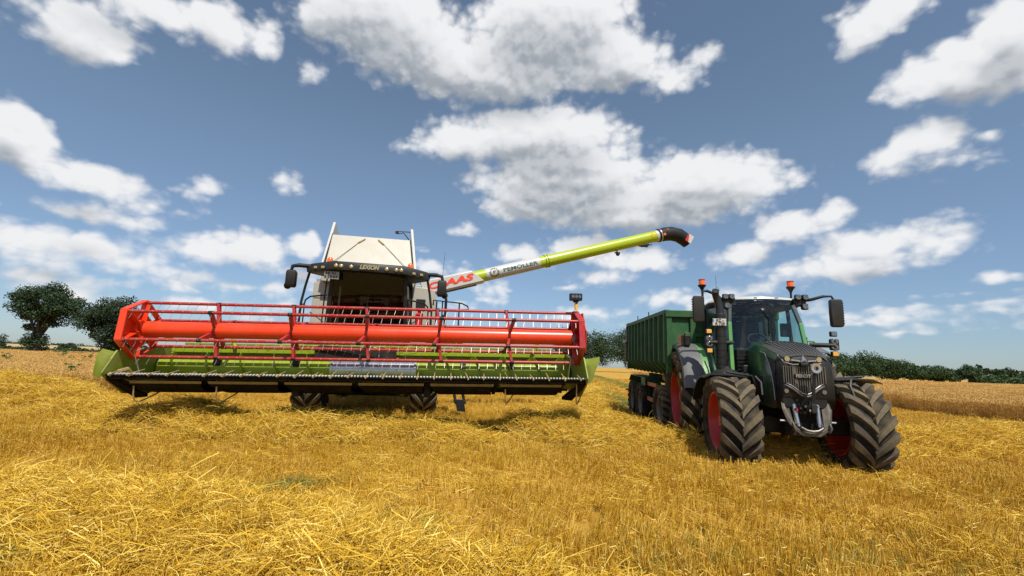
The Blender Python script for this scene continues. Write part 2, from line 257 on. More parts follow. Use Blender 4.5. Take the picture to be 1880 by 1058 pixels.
# ------------------------------------------------------------------ mesh builder
class B:
    """collects shapes; .obj() links them as ONE mesh object"""
    def __init__(s, m=None): s.v = []; s.f = []; s.m = m or Matrix.Identity(4)
    def add(s, vs, fs):
        o = len(s.v); s.v += [tuple(s.m @ Vector(p)) for p in vs]; s.f += [tuple(o+i for i in f) for f in fs]; return s
    def hexa(s, p):   # 8 corners: 0-3 bottom ring, 4-7 top ring
        return s.add(p, [(3, 2, 1, 0), (4, 5, 6, 7), (0, 1, 5, 4), (1, 2, 6, 5), (2, 3, 7, 6), (3, 0, 4, 7)])
    def box(s, c, d, rot=None):
        x, y, z = d[0]/2, d[1]/2, d[2]/2
        p = [Vector(q) for q in ((-x, -y, -z), (x, -y, -z), (x, y, -z), (-x, y, -z), (-x, -y, z), (x, -y, z), (x, y, z), (-x, y, z))]
        if rot is not None:
            R = Euler(rot).to_matrix(); p = [R @ q for q in p]
        c = Vector(c); return s.hexa([c+q for q in p])
    def beam(s, a, b, w, h, up=(0, 0, 1)):
        a = Vector(a); b = Vector(b); d = (b-a).normalized(); sd_ = d.cross(Vector(up))
        if sd_.length < 1e-4: sd_ = d.cross(Vector((0, 1, 0)))
        sd_.normalize(); u = sd_.cross(d); x = sd_*(w/2); z = u*(h/2)
        return s.hexa([a-x-z, a+x-z, b+x-z, b-x-z, a-x+z, a+x+z, b+x+z, b-x+z])
    def loft(s, rings, caps=True, closed=True):
        n = len(rings[0]); vs = [p for r in rings for p in r]; fs = []
        for k in range(len(rings)-1):
            for i in range(n if closed else n-1):
                j = (i+1) % n; fs.append((k*n+i, k*n+j, (k+1)*n+j, (k+1)*n+i))
        if caps: fs += [tuple(range(n-1, -1, -1)), tuple((len(rings)-1)*n+i for i in range(n))]
        return s.add(vs, fs)
    def tube(s, pts, r, n=8, caps=True):
        pts = [Vector(p) for p in pts]; rs = r if isinstance(r, (list, tuple)) else [r]*len(pts); rings = []; prev = None
        for i, p in enumerate(pts):
            d = ((pts[i+1]-p).normalized() if i < len(pts)-1 else Vector((0, 0, 0))) + ((p-pts[i-1]).normalized() if i > 0 else Vector((0, 0, 0)))
            d.normalize()
            if prev is None: a = d.orthogonal().normalized()
            else:
                a = prev - d*prev.dot(d); a.normalize()
            prev = a; b = d.cross(a)
            rings.append([p + (a*math.cos(2*math.pi*k/n) + b*math.sin(2*math.pi*k/n))*rs[i] for k in range(n)])
        return s.loft(rings, caps)
    def cyl(s, a, b, r, n=16): return s.tube([a, b], r, n)
    def lathe(s, prof, c, axis='x', n=32, closed=False):   # prof: (radius, along)
        c = Vector(c); rings = []
        for k in range(n):
            t = 2*math.pi*k/n; ring = []
            for (r, h) in prof:
                q = (h, r*math.cos(t), r*math.sin(t)) if axis == 'x' else ((r*math.sin(t), h, r*math.cos(t)) if axis == 'y' else (r*math.cos(t), r*math.sin(t), h))
                ring.append(c+Vector(q))
            rings.append(ring)
        rings.append(rings[0]); m = len(prof); vs = [p for r in rings[:-1] for p in r]; fs = []
        for k in range(n):
            k2 = (k+1) % n
            for i in range(m if closed else m-1):
                j = (i+1) % m; fs.append((k*m+i, k*m+j, k2*m+j, k2*m+i))
        return s.add(vs, fs)
    def ball(s, c, r, n=12, sc=(1, 1, 1)):
        c = Vector(c); vs = [c+Vector((0, 0, -r*sc[2]))]; m = n//2
        for i in range(1, m):
            ph = -math.pi/2+math.pi*i/m
            for k in range(n): vs.append(c+Vector((r*math.cos(ph)*math.cos(2*math.pi*k/n)*sc[0], r*math.cos(ph)*math.sin(2*math.pi*k/n)*sc[1], r*math.sin(ph)*sc[2])))
        vs.append(c+Vector((0, 0, r*sc[2]))); fs = []; t = len(vs)-1
        for k in range(n):
            k2 = (k+1) % n; fs.append((0, 1+k2, 1+k)); fs.append((t, t-n+k, t-n+k2))
            for i in range(m-2): fs.append((1+i*n+k, 1+i*n+k2, 1+(i+1)*n+k2, 1+(i+1)*n+k))
        return s.add(vs, fs)
    def prism(s, pts, off):    # polygon pts extruded by the vector off
        pts = [Vector(p) for p in pts]; off = Vector(off); n = len(pts)
        return s.add(pts+[p+off for p in pts], [tuple(range(n-1, -1, -1)), tuple(n+i for i in range(n))]+[(i, (i+1) % n, n+(i+1) % n, n+i) for i in range(n)])
    def sheet(s, grid, th=0.0, off=(0, 0, 1)):   # rows of points -> sheet with thickness
        r, c = len(grid), len(grid[0]); off = Vector(off)*th; top = [Vector(p) for row in grid for p in row]
        vs = top+[p-off for p in top]; n = r*c; fs = []
        for i in range(r-1):
            for j in range(c-1):
                a = i*c+j; fs.append((a, a+1, a+c+1, a+c)); fs.append((n+a, n+a+c, n+a+c+1, n+a+1))
        for j in range(c-1): fs.append((j, n+j, n+j+1, j+1)); a = (r-1)*c+j; fs.append((a, a+1, n+a+1, n+a))
        for i in range(r-1): a = i*c; fs.append((a, a+c, n+a+c, n+a)); b = i*c+c-1; fs.append((b, n+b, n+b+c, b+c))
        return s.add(vs, fs)
    def mesh(s, name, mp=None, smooth=None):
        me = bpy.data.meshes.new(name); vs = [mp(p) for p in s.v] if mp else s.v
        me.from_pydata(vs, [], s.f); bm = bmesh.new(); bm.from_mesh(me); bmesh.ops.recalc_face_normals(bm, faces=bm.faces); bm.to_mesh(me); bm.free()
        if smooth:
            me.polygons.foreach_set('use_smooth', [True]*len(me.polygons)); me.set_sharp_from_angle(angle=rad(smooth))
        return me
    def obj(s, name, material, parent=None, smooth=None, bevel=0.0, mp=None):
        me = s.mesh(name, mp, smooth); o = bpy.data.objects.new(name, me); COL.objects.link(o)
        me.materials.append(MAT[material])
        if parent: o.parent = parent
        if bevel:
            b = o.modifiers.new('bevel', 'BEVEL'); b.width = bevel; b.segments = 2; b.limit_method = 'ANGLE'; b.angle_limit = rad(40); b.harden_normals = False
        return o
def empty(name, loc=(0, 0, 0), rot=(0, 0, 0), parent=None):
    o = bpy.data.objects.new(name, None); COL.objects.link(o); o.location = loc; o.rotation_euler = rot; o.empty_display_size = 0.2
    if parent: o.parent = parent
    return o
def tag(o, label, cat, group=None, kind=None):
    o['label'] = label; o['category'] = cat
    if group: o['group'] = group
    if kind: o['kind'] = kind
    return o
def link_mesh(name, me, parent=None, loc=(0, 0, 0), rot=(0, 0, 0), sc=None):
    o = bpy.data.objects.new(name, me); COL.objects.link(o); o.location = loc; o.rotation_euler = rot
    if sc: o.scale = sc
    if parent: o.parent = parent
    return o
def letters(name, body, size, material, parent, origin, xd, up, extrude=0.003, shear=0.0, bold=0.0, mp=None, bend=None, width=None):
    """flat lettering as a mesh; bend = radius: wraps it round a cylinder whose axis runs along xd"""
    cu = bpy.data.curves.new(name, 'FONT'); cu.body = body; cu.size = size; cu.extrude = extrude; cu.shear = shear; cu.offset = bold; cu.align_x = 'CENTER'; cu.align_y = 'CENTER'
    cu.resolution_u = 3
    ob = bpy.data.objects.new(name+'_tmp', cu); me = bpy.data.meshes.new_from_object(ob); bpy.data.objects.remove(ob); bpy.data.curves.remove(cu)
    xd = Vector(xd).normalized(); up = Vector(up); up = (up-xd*up.dot(xd)).normalized(); nn = xd.cross(up); o0 = Vector(origin)
    xs = [v.co.x for v in me.vertices]; k = width/(max(xs)-min(xs)) if width else 1.0
    if bend:
        bm = bmesh.new(); bm.from_mesh(me); ys = [v.co.y for v in bm.verts]
        for q in range(1, 9): bmesh.ops.bisect_plane(bm, geom=bm.verts[:]+bm.edges[:]+bm.faces[:], plane_co=(0, min(ys)+(max(ys)-min(ys))*q/9, 0), plane_no=(0, 1, 0))
        bm.to_mesh(me); bm.free()
    for v in me.vertices:
        x, y, z = v.co
        if bend:
            a = y/bend; p = o0 + xd*(x*k) + up*math.sin(a)*(bend+z) + nn*((math.cos(a))*(bend+z))
        else: p = o0 + xd*(x*k) + up*y + nn*z
        v.co = mp(p) if mp else p
    me.name = name; o = bpy.data.objects.new(name, me); COL.objects.link(o); me.materials.clear(); me.materials.append(MAT[material]); o.parent = parent
    return o
def arc(cx, cy, r, a0, a1, n): return [(cx+r*math.cos(rad(a0+(a1-a0)*i/n)), cy+r*math.sin(rad(a0+(a1-a0)*i/n))) for i in range(n+1)]

# ------------------------------------------------------------------ wheels
def tyre_meshes(R, Wd, rr, lug_h, nlug, sweep, lug_w, style='ag'):
    """tyre carcass + lugs as one mesh, axis along x, centred at the origin"""
    b = B(); Rb = R-lug_h; w = Wd/2; hs = Rb-rr
    prof = [(rr-0.02, -w*0.72), (rr+0.02, -w*0.80), (rr+hs*0.35, -w*0.97), (rr+hs*0.62, -w*1.0), (rr+hs*0.86, -w*0.94), (Rb-0.012, -w*0.80), (Rb, -w*0.45), (Rb+0.003, 0)]
    prof = prof + [(r, -h) for (r, h) in reversed(prof[:-1])]
    b.lathe(prof, (0, 0, 0), 'x', 56)
    nt_ = len(b.f)
    step = 2*math.pi/nlug
    for side in (-1, 1):
        for k in range(nlug):
            t0 = step*(k + (0.5 if side > 0 else 0)); rows = []
            nseg = 6 if style == 'ag' else 5
            for i in range(nseg+1):
                t = i/nseg; u = side*(-0.02*w + (1.03*w+0.02*w)*t)
                ang = t0 - sweep*(t**0.85)
                lw = lug_w*(0.9+0.45*t)
                rt = R if t < 0.8 else R-(t-0.8)/0.2*0.045*R
                rb = Rb-0.01 if t < 0.8 else Rb-0.01-(t-0.8)/0.2*0.10*R
                d = lw/2; rows.append([(u, rb*math.cos(ang-d*1.35), rb*math.sin(ang-d*1.35)), (u, rt*math.cos(ang-d), rt*math.sin(ang-d)), (u, rt*math.cos(ang+d), rt*math.sin(ang+d)), (u, rb*math.cos(ang+d*1.35), rb*math.sin(ang+d*1.35))])
            b.loft(rows, True, True)
    return b, nt_
def wheel(parent, name, loc, R, Wd, rr, nlug, sweep, lug_w, lug_h, rim, steer=0.0, spin=0.0, mp=None, scale=1.0, side=-1, tread='lug_rubber', carcass='rubber', label=None):
    """part: an Empty at the hub; sub-parts tyre, rim, hub"""
    e = empty(name, loc, (spin, 0, steer), parent)
    e.rotation_mode = 'ZXY' if False else 'XYZ'; e.scale = (scale,)*3
    b, ntc = tyre_meshes(R, Wd, rr, lug_h, nlug, sweep, lug_w)
    me = b.mesh('tyre', None, 35); me.materials.append(MAT[carcass]); me.materials.append(MAT[tread])
    me.polygons.foreach_set('material_index', [0]*ntc+[1]*(len(me.polygons)-ntc))
    link_mesh('tyre', me, e)
    w = Wd/2; s = side
    rb = B(); rb.lathe([(rr+0.03, s*w*0.80), (rr-0.01, s*w*0.80), (rr-0.03, s*w*0.70), (rr-0.05, s*w*0.30), (rr*0.86, s*w*0.22), (rr*0.62, s*w*0.26), (rr*0.55, s*w*0.10), (rr*0.30, s*w*0.10), (0.01, s*w*0.10)], (0, 0, 0), 'x', 40)
    rb.lathe([(rr+0.03, -s*w*0.80), (rr-0.02, -s*w*0.80), (rr-0.05, -s*w*0.3), (rr*0.86, s*w*0.20), (0.05, s*w*0.05)], (0, 0, 0), 'x', 40)
    rb.obj('rim', rim, e, 35)
    h = B(); h.cyl((s*w*0.05, 0, 0), (s*w*0.42, 0, 0), rr*0.30, 20); h.cyl((s*w*0.42, 0, 0), (s*w*0.55, 0, 0), rr*0.18, 16)
    for k in range(10):
        a = 2*math.pi*k/10; h.cyl((s*w*0.08, rr*0.44*math.cos(a), rr*0.44*math.sin(a)), (s*w*0.20, rr*0.44*math.cos(a), rr*0.44*math.sin(a)), rr*0.03, 6)
    h.obj('hub', rim, e, 40)
    return e
# ------------------------------------------------------------------ ground
def ground_mat():
    m = bpy.data.materials.new('stubble_soil'); m.use_nodes = True; t = m.node_tree; b = t.nodes['Principled BSDF']; lk = t.links
    g = t.nodes.new('ShaderNodeNewGeometry')
    def noise(sc, det, vec=None, stretch=None, rot=0):
        n = t.nodes.new('ShaderNodeTexNoise'); n.inputs['Scale'].default_value = sc; n.inputs['Detail'].default_value = det; n.inputs['Roughness'].default_value = 0.7
        mp = t.nodes.new('ShaderNodeMapping'); lk.new(g.outputs['Position'], mp.inputs[0]); mp.inputs['Rotation'].default_value = (0, 0, rot)
        if stretch: mp.inputs['Scale'].default_value = stretch
        lk.new(mp.outputs[0], n.inputs['Vector']); return n.outputs[0]
    fine = noise(14, 8); rows = noise(2.2, 5, stretch=(1, 0.04, 1), rot=rad(6)); big = noise(0.22, 4)
    a = t.nodes.new('ShaderNodeMath'); a.operation = 'MULTIPLY_ADD'; lk.new(rows, a.inputs[0]); a.inputs[1].default_value = 0.5
    a1 = t.nodes.new('ShaderNodeMath'); a1.operation = 'MULTIPLY_ADD'; lk.new(fine, a1.inputs[0]); a1.inputs[1].default_value = 0.55
    lk.new(a1.outputs[0], a.inputs[2]); 
    a2 = t.nodes.new('ShaderNodeMath'); a2.operation = 'MULTIPLY'; lk.new(big, a2.inputs[0]); a2.inputs[1].default_value = 0.35; lk.new(a2.outputs[0], a1.inputs[2])
    r = t.nodes.new('ShaderNodeValToRGB'); lk.new(a.outputs[0], r.inputs[0]); e = r.color_ramp.elements
    e[0].position = 0.45; e[0].color = (0.19, 0.10, 0.02, 1); e[1].position = 0.95; e[1].color = (0.60, 0.38, 0.07, 1); q = e.new(0.68); q.color = (0.42, 0.235, 0.032, 1)
    lk.new(r.outputs[0], b.inputs['Base Color']); b.inputs['Roughness'].default_value = 0.8; b.inputs['Specular IOR Level'].default_value = 0.2
    bp = t.nodes.new('ShaderNodeBump'); bp.inputs['Strength'].default_value = 0.8; bp.inputs['Distance'].default_value = 0.05; lk.new(fine, bp.inputs['Height']); lk.new(bp.outputs[0], b.inputs['Normal'])
    MAT['ground'] = m
ground_mat()
gb = B(); gb.add([(-4000, -4000, 0), (4000, -4000, 0), (4000, 4500, 0), (-4000, 4500, 0)], [(0, 1, 2, 3)])
o = gb.obj('ground', 'ground'); o['kind'] = 'structure'

# ------------------------------------------------------------------ straw windrows
def vnoise(x, y, s, seed):
    """smooth value noise on arrays"""
    r = np.random.default_rng(seed); tab = r.random((64, 64)); x = x/s; y = y/s
    xi = np.floor(x).astype(int); yi = np.floor(y).astype(int); fx = x-xi; fy = y-yi; fx = fx*fx*(3-2*fx); fy = fy*fy*(3-2*fy)
    g = lambda a, b_: tab[a % 64, b_ % 64]
    return (g(xi, yi)*(1-fx)+g(xi+1, yi)*fx)*(1-fy)+(g(xi, yi+1)*(1-fx)+g(xi+1, yi+1)*fx)*fy
WIND = [  # name label, polyline of (x, y, height, half width)
 ('tall golden straw windrow lying in front of the combine wheels', [(-8.2, 9.6, .06, .6), (-7.5, 9.5, .30, .8), (-6.9, 9.45, .46, .9), (-6.2, 9.4, .48, .95), (-5.6, 9.2, .40, .9), (-5.0, 9.05, .38, .85), (-4.4, 9.05, .38, .85), (-3.4, 9.1, .38, .9), (-2.4, 9.15, .34, .9), (-1.4, 9.2, .28, .9), (-0.8, 9.2, .18, .7), (-0.35, 9.2, .0, .4)]),
 ('left end of the straw windrow beside the standing crop', [(-17, 12.6, .60, 1.4), (-13.5, 12.1, .66, 1.4), (-11.5, 11.6, .62, 1.3), (-9.8, 11.0, .42, 1.1), (-8.6, 10.6, .10, .8), (-8.0, 10.3, .0, .5)]),
 ('low straw windrow between the combine and the trailer', [(-0.1, 9.6, .0, .4), (0.4, 9.6, .42, .8), (1.2, 9.7, .52, .95), (2.1, 10.1, .48, 1.0), (3.0, 10.5, .30, .8), (3.6, 10.9, .0, .5)]),
 ('straw swath running back along the field beside the trailer', [(1.4, 11.6, .24, .8), (1.9, 13.2, .46, 1.1), (2.6, 16.5, .46, 1.2), (3.6, 22, .3, 1.3), (5.4, 34, .28, 1.3)]),
 ('small straw heap beside the front tractor wheel', [(2.75, 9.15, .0, .4), (3.05, 9.05, .30, .55), (3.55, 8.95, .26, .55), (4.1, 8.9, .10, .4)]),
 ('straw heap underneath the tractor between its front wheels', [(4.3, 8.9, .12, .5), (4.9, 8.75, .22, .5), (5.5, 8.75, .30, .6), (6.0, 8.9, .2, .6)]),
 ('flattened straw swath on the right behind the tractor', [(7.4, 9.6, .14, .8), (8.8, 10.2, .34, 1.1), (10.5, 10.7, .40, 1.2), (12.6, 11.4, .38, 1.2), (15.5, 12.6, .3, 1.2)]),
 ('loose straw swath across the foreground', [(-5.2, 4.5, .22, .8), (-3.6, 4.45, .22, .75), (-2.6, 4.2, .24, .75), (-1.6, 3.75, .26, .7), (-0.6, 3.35, .22, .6), (0.6, 3.1, .12, .5)]),
]
def wind_h(x, y, line, seed):
    x = np.asarray(x, float); y = np.asarray(y, float); best = np.zeros_like(x)
    wx = x+(vnoise(x, y, .7, seed)-.5)*.5; wy = y+(vnoise(x, y, .6, seed+1)-.5)*.45
    for (x0, y0, h0, w0), (x1, y1, h1, w1) in zip(line[:-1], line[1:]):
        dx, dy = x1-x0, y1-y0; t = np.clip(((wx-x0)*dx+(wy-y0)*dy)/(dx*dx+dy*dy), 0, 1)
        d = np.hypot(wx-(x0+t*dx), wy-(y0+t*dy)); w = w0+(w1-w0)*t; h = h0+(h1-h0)*t
        q = np.clip(1-(d/w)**2, 0, 1); best = np.maximum(best, h*q**1.2)
    return best*(0.62+0.76*vnoise(x, y, .42, seed+2))+np.minimum(best, .25)*0.5*(vnoise(x, y, .16, seed+3)-.5)
def wind_all(x, y):
    r = np.zeros_like(np.asarray(x, float))
    for k, (_, ln) in enumerate(WIND): r = np.maximum(r, wind_h(x, y, ln, 20+7*k))
    return r
def straw_heap_mat():
    m = bpy.data.materials.new('straw_heap'); m.use_nodes = True; t = m.node_tree; b = t.nodes['Principled BSDF']; lk = t.links
    g = t.nodes.new('ShaderNodeNewGeometry'); n = t.nodes.new('ShaderNodeTexNoise'); n.inputs['Scale'].default_value = 22; n.inputs['Detail'].default_value = 6
    lk.new(g.outputs['Position'], n.inputs['Vector']); r = t.nodes.new('ShaderNodeValToRGB'); lk.new(n.outputs[0], r.inputs[0]); e = r.color_ramp.elements
    e[0].position = 0.35; e[0].color = (0.13, 0.065, 0.010, 1); e[1].position = 0.7; e[1].color = (0.40, 0.23, 0.035, 1)
    lk.new(r.outputs[0], b.inputs['Base Color']); b.inputs['Roughness'].default_value = 0.85
    MAT['straw_heap'] = m
straw_heap_mat()
for k, (lab, ln) in enumerate(WIND):
    xs = [p[0] for p in ln]; ys = [p[1] for p in ln]; res = 0.09 if max(ys) < 20 else 0.2
    gx = np.arange(min(xs)-1.5, max(xs)+1.5, res); gy = np.arange(min(ys)-1.6, max(ys)+1.6, res); X, Y = np.meshgrid(gx, gy)
    Z = wind_h(X, Y, ln, 20+7*k); idx = -np.ones(Z.shape, int); keep = Z > 0.01
    kk = keep.copy(); kk[1:, :] |= keep[:-1, :]; kk[:-1, :] |= keep[1:, :]; kk[:, 1:] |= keep[:, :-1]; kk[:, :-1] |= keep[:, 1:]
    idx[kk] = np.arange(kk.sum()); vs = np.stack([X[kk], Y[kk], Z[kk]-0.012], 1)
    q = kk[:-1, :-1] & kk[1:, :-1] & kk[:-1, 1:] & kk[1:, 1:]; I = idx
    fs = np.stack([I[:-1, :-1][q], I[:-1, 1:][q], I[1:, 1:][q], I[1:, :-1][q]], 1)
    me = bpy.data.meshes.new('straw_windrow'); me.from_pydata(vs.tolist(), [], fs.tolist()); me.materials.append(MAT['straw_heap'])
    me.polygons.foreach_set('use_smooth', [True]*len(me.polygons))
    tag(link_mesh('straw_windrow', me), lab, 'straw', 'straw windrows on the stubble', 'stuff')

# ------------------------------------------------------------------ scatter
class Tones:
    """strips and blades with a per-piece tone"""
    def __init__(s): s.v = []; s.f = []; s.t = []
    def strip(s, pts, w, tone, tri=True, az=None):
        """a thin three-sided (or flat) stem along pts"""
        pts = [Vector(p) for p in pts]; d = (pts[-1]-pts[0]).normalized(); a = d.orthogonal().normalized()
        a = Quaternion(d, random.random()*6.28 if az is None else az) @ a; b = d.cross(a); n = 3 if tri else 2; o = len(s.v)
        for i, p in enumerate(pts):
            ww = w[i] if isinstance(w, (list, tuple)) else w
            for k in range(n):
                c, sn = math.cos(2*math.pi*k/n), math.sin(2*math.pi*k/n)
                s.v.append(tuple(p+(a*c+b*sn)*(ww/2))); s.t.append(tone)
        for i in range(len(pts)-1):
            for k in range(n if tri else 1):
                k2 = (k+1) % n; s.f.append((o+i*n+k, o+i*n+k2, o+(i+1)*n+k2, o+(i+1)*n+k))
        return s
    def mesh(s, name, material):
        me = bpy.data.meshes.new(name); me.from_pydata(s.v, [], s.f); me.materials.append(MAT[material])
        at = me.attributes.new('tone', 'FLOAT', 'POINT'); at.data.foreach_set('value', s.t); return me
def scatter_tree():
    ng = bpy.data.node_groups.new('scatter', 'GeometryNodeTree')
    ng.interface.new_socket('Geometry', in_out='INPUT', socket_type='NodeSocketGeometry'); ng.interface.new_socket('Geometry', in_out='OUTPUT', socket_type='NodeSocketGeometry')
    i = ng.nodes.new('NodeGroupInput'); o = ng.nodes.new('NodeGroupOutput'); ip = ng.nodes.new('GeometryNodeInstanceOnPoints'); ci = ng.nodes.new('GeometryNodeCollectionInfo')
    ci.inputs['Separate Children'].default_value = True; ci.inputs['Reset Children'].default_value = True; ip.inputs['Pick Instance'].default_value = True
    def na(nm, ty):
        n = ng.nodes.new('GeometryNodeInputNamedAttribute'); n.data_type = ty; n.inputs['Name'].default_value = nm; return n.outputs['Attribute']
    ng.links.new(i.outputs[0], ip.inputs['Points']); ng.links.new(ci.outputs[0], ip.inputs['Instance']); ng.links.new(na('idx', 'INT'), ip.inputs['Instance Index'])
    ng.links.new(na('rot', 'FLOAT_VECTOR'), ip.inputs['Rotation']); ng.links.new(na('scl', 'FLOAT_VECTOR'), ip.inputs['Scale']); ng.links.new(ip.outputs[0], o.inputs[0])
    return ng, ci
def scatter(name, label, cat, protos, pts, rots, scls, idx):
    c = bpy.data.collections.new(name+'_kinds')
    for k, me in enumerate(protos):
        c.objects.link(bpy.data.objects.new(f'{name}_{chr(97+k)}', me))
    me = bpy.data.meshes.new(name); me.vertices.add(len(pts)); me.vertices.foreach_set('co', np.asarray(pts, np.float32).ravel())
    for nm, arr in (('rot', rots), ('scl', scls)):
        a = me.attributes.new(nm, 'FLOAT_VECTOR', 'POINT'); a.data.foreach_set('vector', np.asarray(arr, np.float32).ravel())
    a = me.attributes.new('idx', 'INT', 'POINT'); a.data.foreach_set('value', np.asarray(idx, np.int32)); me.materials.append(protos[0].materials[0])
    o = bpy.data.objects.new(name, me); COL.objects.link(o); ng, ci = scatter_tree(); ci.inputs['Collection'].default_value = c
    md = o.modifiers.new('scatter', 'NODES'); md.node_group = ng
    return tag(o, label, cat, None, 'stuff')
def polar_grid(d0, d1, sp, half=56.0):
    """jittered points in the wedge of ground seen from the camera and to either side of it"""
    x = np.arange(-d1*1.55, d1*1.55, sp); y = np.arange(d0, d1, sp); X, Y = np.meshgrid(x, y); X = X.ravel(); Y = Y.ravel()
    X = X+(rng.random(X.size)-.5)*sp*1.0; Y = Y+(rng.random(Y.size)-.5)*sp*1.0
    k = (np.abs(X) < Y*math.tan(rad(half))+2.0); return X[k], Y[k]
# where the crop still stands
def left_crop(X, Y):   # front edge about 16-17 m out, right edge along the rows
    front = np.interp(X, [-40, -18.7, -15.0, -13.4], [18.0, 17.3, 16.2, 17.2])+(vnoise(X, Y, 2.3, 5)-.5)*.5
    return (Y > front) & (X < -13.3+(Y-17)*0.02) & (Y < 135)
def right_crop(X, Y):
    e = 18.0+(Y-16.4)*0.155+(vnoise(X, Y, 2.0, 9)-.5)*.35
    return (X > e) & (Y < 140) & (Y > 6)
def crop(X, Y): return left_crop(X, Y) | right_crop(X, Y)

def stub_proto(n, size, seed, h0=.09, h1=.19):
    random.seed(seed); T = Tones()
    for i in range(n):
        row = random.randrange(3); x = (row-1)*size/3+random.gauss(0, .014); y = (random.random()-.5)*size
        h = random.uniform(h0, h1); tx, ty = random.gauss(0, .16), random.gauss(0, .16); t = random.random()
        T.strip([(x, y, -.01), (x+tx*h, y+ty*h, h)], random.uniform(.0040, .0060), t)
        if random.random() < .3:
            a = random.random()*6.28; z = h*random.uniform(.4, .95); l = random.uniform(.04, .11)
            T.strip([(x+tx*z, y+ty*z, z), (x+tx*z+l*.6*math.cos(a), y+ty*z+l*.6*math.sin(a), z+.01), (x+tx*z+l*math.cos(a), y+ty*z+l*math.sin(a), z-l*.4)], [.006, .005, .001], t, False)
    for i in range(n//6):
        a = random.random()*6.28; l = random.uniform(.08, .25); x, y = (random.random()-.5)*size, (random.random()-.5)*size; z = random.uniform(.01, .06)
        T.strip([(x, y, z), (x+l*math.cos(a), y+l*math.sin(a), z+random.uniform(-.02, .05))], .005, random.random())
    return T.mesh('stubble_tuft', 'stubble_stem')
def straw_proto(n, size, seed, zr=.09, tilt=.35):
    random.seed(seed); T = Tones()
    for i in range(n):
        a = random.gauss(0, .9) if i % 3 else random.random()*6.28; l = random.uniform(.08, .34); e = random.gauss(0, tilt); x, y = random.gauss(0, size*.33), random.gauss(0, size*.33); z = random.random()*zr
        d = Vector((math.cos(a)*math.cos(e), math.sin(a)*math.cos(e), math.sin(e))); p = Vector((x, y, z)); bend = Vector((random.gauss(0, .03), random.gauss(0, .03), random.uniform(-.01, .05)))
        T.strip([p-d*l/2, p+bend*l*2, p+d*l/2], random.choice((.0028, .0036, .0044, .0052, .0075)), random.random())
    return T.mesh('loose_straw_tuft', 'straw')
def wheat_proto(n, size, seed):
    random.seed(seed); T = Tones()
    for i in range(n):
        x, y = (random.random()-.5)*size, (random.random()-.5)*size; h = random.gauss(.80, .06); tx, ty = random.gauss(0, .10), random.gauss(0, .10); t = random.random()
        p1 = Vector((x+tx*.5*h, y+ty*.5*h, h*.55)); p2 = Vector((x+tx*h, y+ty*h, h*.9)); a = random.random()*6.28; dr = Vector((math.cos(a)*.05, math.sin(a)*.05, 0))
        T.strip([(x, y, 0), p1, p2], [.005, .004, .0035], t*.8)
        q = p2+dr*.6+Vector((0, 0, random.uniform(.0, .06))); e = q+dr+Vector((0, 0, random.uniform(-.07, .05)))
        T.strip([p2, q, (q+e)/2, e], [.005, .013, .014, .004], .35+.65*random.random())
        if random.random() < .8:
            z = random.uniform(.25, .75)*h; l = random.uniform(.12, .24); a = random.random()*6.28; b = Vector((x+tx*z, y+ty*z, z)); c = Vector((math.cos(a), math.sin(a), 0))
            T.strip([b, b+c*l*.5+Vector((0, 0, .05)), b+c*l+Vector((0, 0, -.07))], [.010, .009, .002], t*.7, False)
    return T.mesh('wheat_tuft', 'wheat')

# stubble
P_stub = [stub_proto(88, .36, 100+k) for k in range(6)]; P_stub_far = [stub_proto(60, .42, 130+k, .1, .2) for k in range(3)]
ROW = rad(-6); pts = []; rots = []; scls = []; idx = []
def push(X, Y, Z, rz, sx, sz, ix, tilt=0.0):
    n = len(X); pts.append(np.stack([X, Y, Z], 1)); rots.append(np.stack([rng.normal(0, tilt, n) if tilt else np.zeros(n), rng.normal(0, tilt, n) if tilt else np.zeros(n), rz], 1))
    scls.append(np.stack([sx, sx, sz], 1)); idx.append(ix)
def flush():
    r = [np.concatenate(a) for a in (pts, rots, scls, idx)]
    for a in (pts, rots, scls, idx): a.clear()
    return r
def rut(X, Y):   # wheel tracks pressed into the stubble along the rows
    r = np.zeros(X.shape, bool)
    for x0, y0, hd, y1 in ((3.35, 14, 6, 9.5), (4.6, 19, 6, 12), (1.0, 14, 6, 11), (9.4, 12, 8, 8.5), (11.3, 12, 8, 8.5), (-2.8, 13, 5, 10.5)):
        d = np.abs((X-x0)*math.cos(rad(hd))-(Y-y0)*math.sin(rad(hd))); r |= (d < .20) & (Y > y1)
    return r
for d0, d1, sp, s in ((2.2, 8, .27, 1.0), (8, 14, .30, 1.1), (14, 28, .44, 1.5), (28, 60, .9, 2.6)):
    X, Y = polar_grid(d0, d1, sp); h = wind_all(X, Y); k = (~crop(X, Y)) & (h < .07) & (rng.random(X.size) < .93) & ~(rut(X, Y) & (rng.random(X.size) < .85)); X, Y = X[k], Y[k]; n = len(X)
    lay = vnoise(X, Y, 1.6, 3); push(X, Y, np.zeros(n), ROW+rng.normal(0, .05, n), np.full(n, s), (0.55+.75*vnoise(X, Y, .9, 4))*(1.0 if d1 < 14 else 1.15), rng.integers(0, 6, n), .0); rots[-1][:, 0] = .55*(lay-.5)+rng.normal(0, .06, n); rots[-1][:, 1] = .7*(vnoise(X, Y, 1.2, 6)-.5)+rng.normal(0, .06, n)
scatter('stubble', 'short golden cut stubble standing in rows over the whole field', 'stubble', P_stub, *flush())
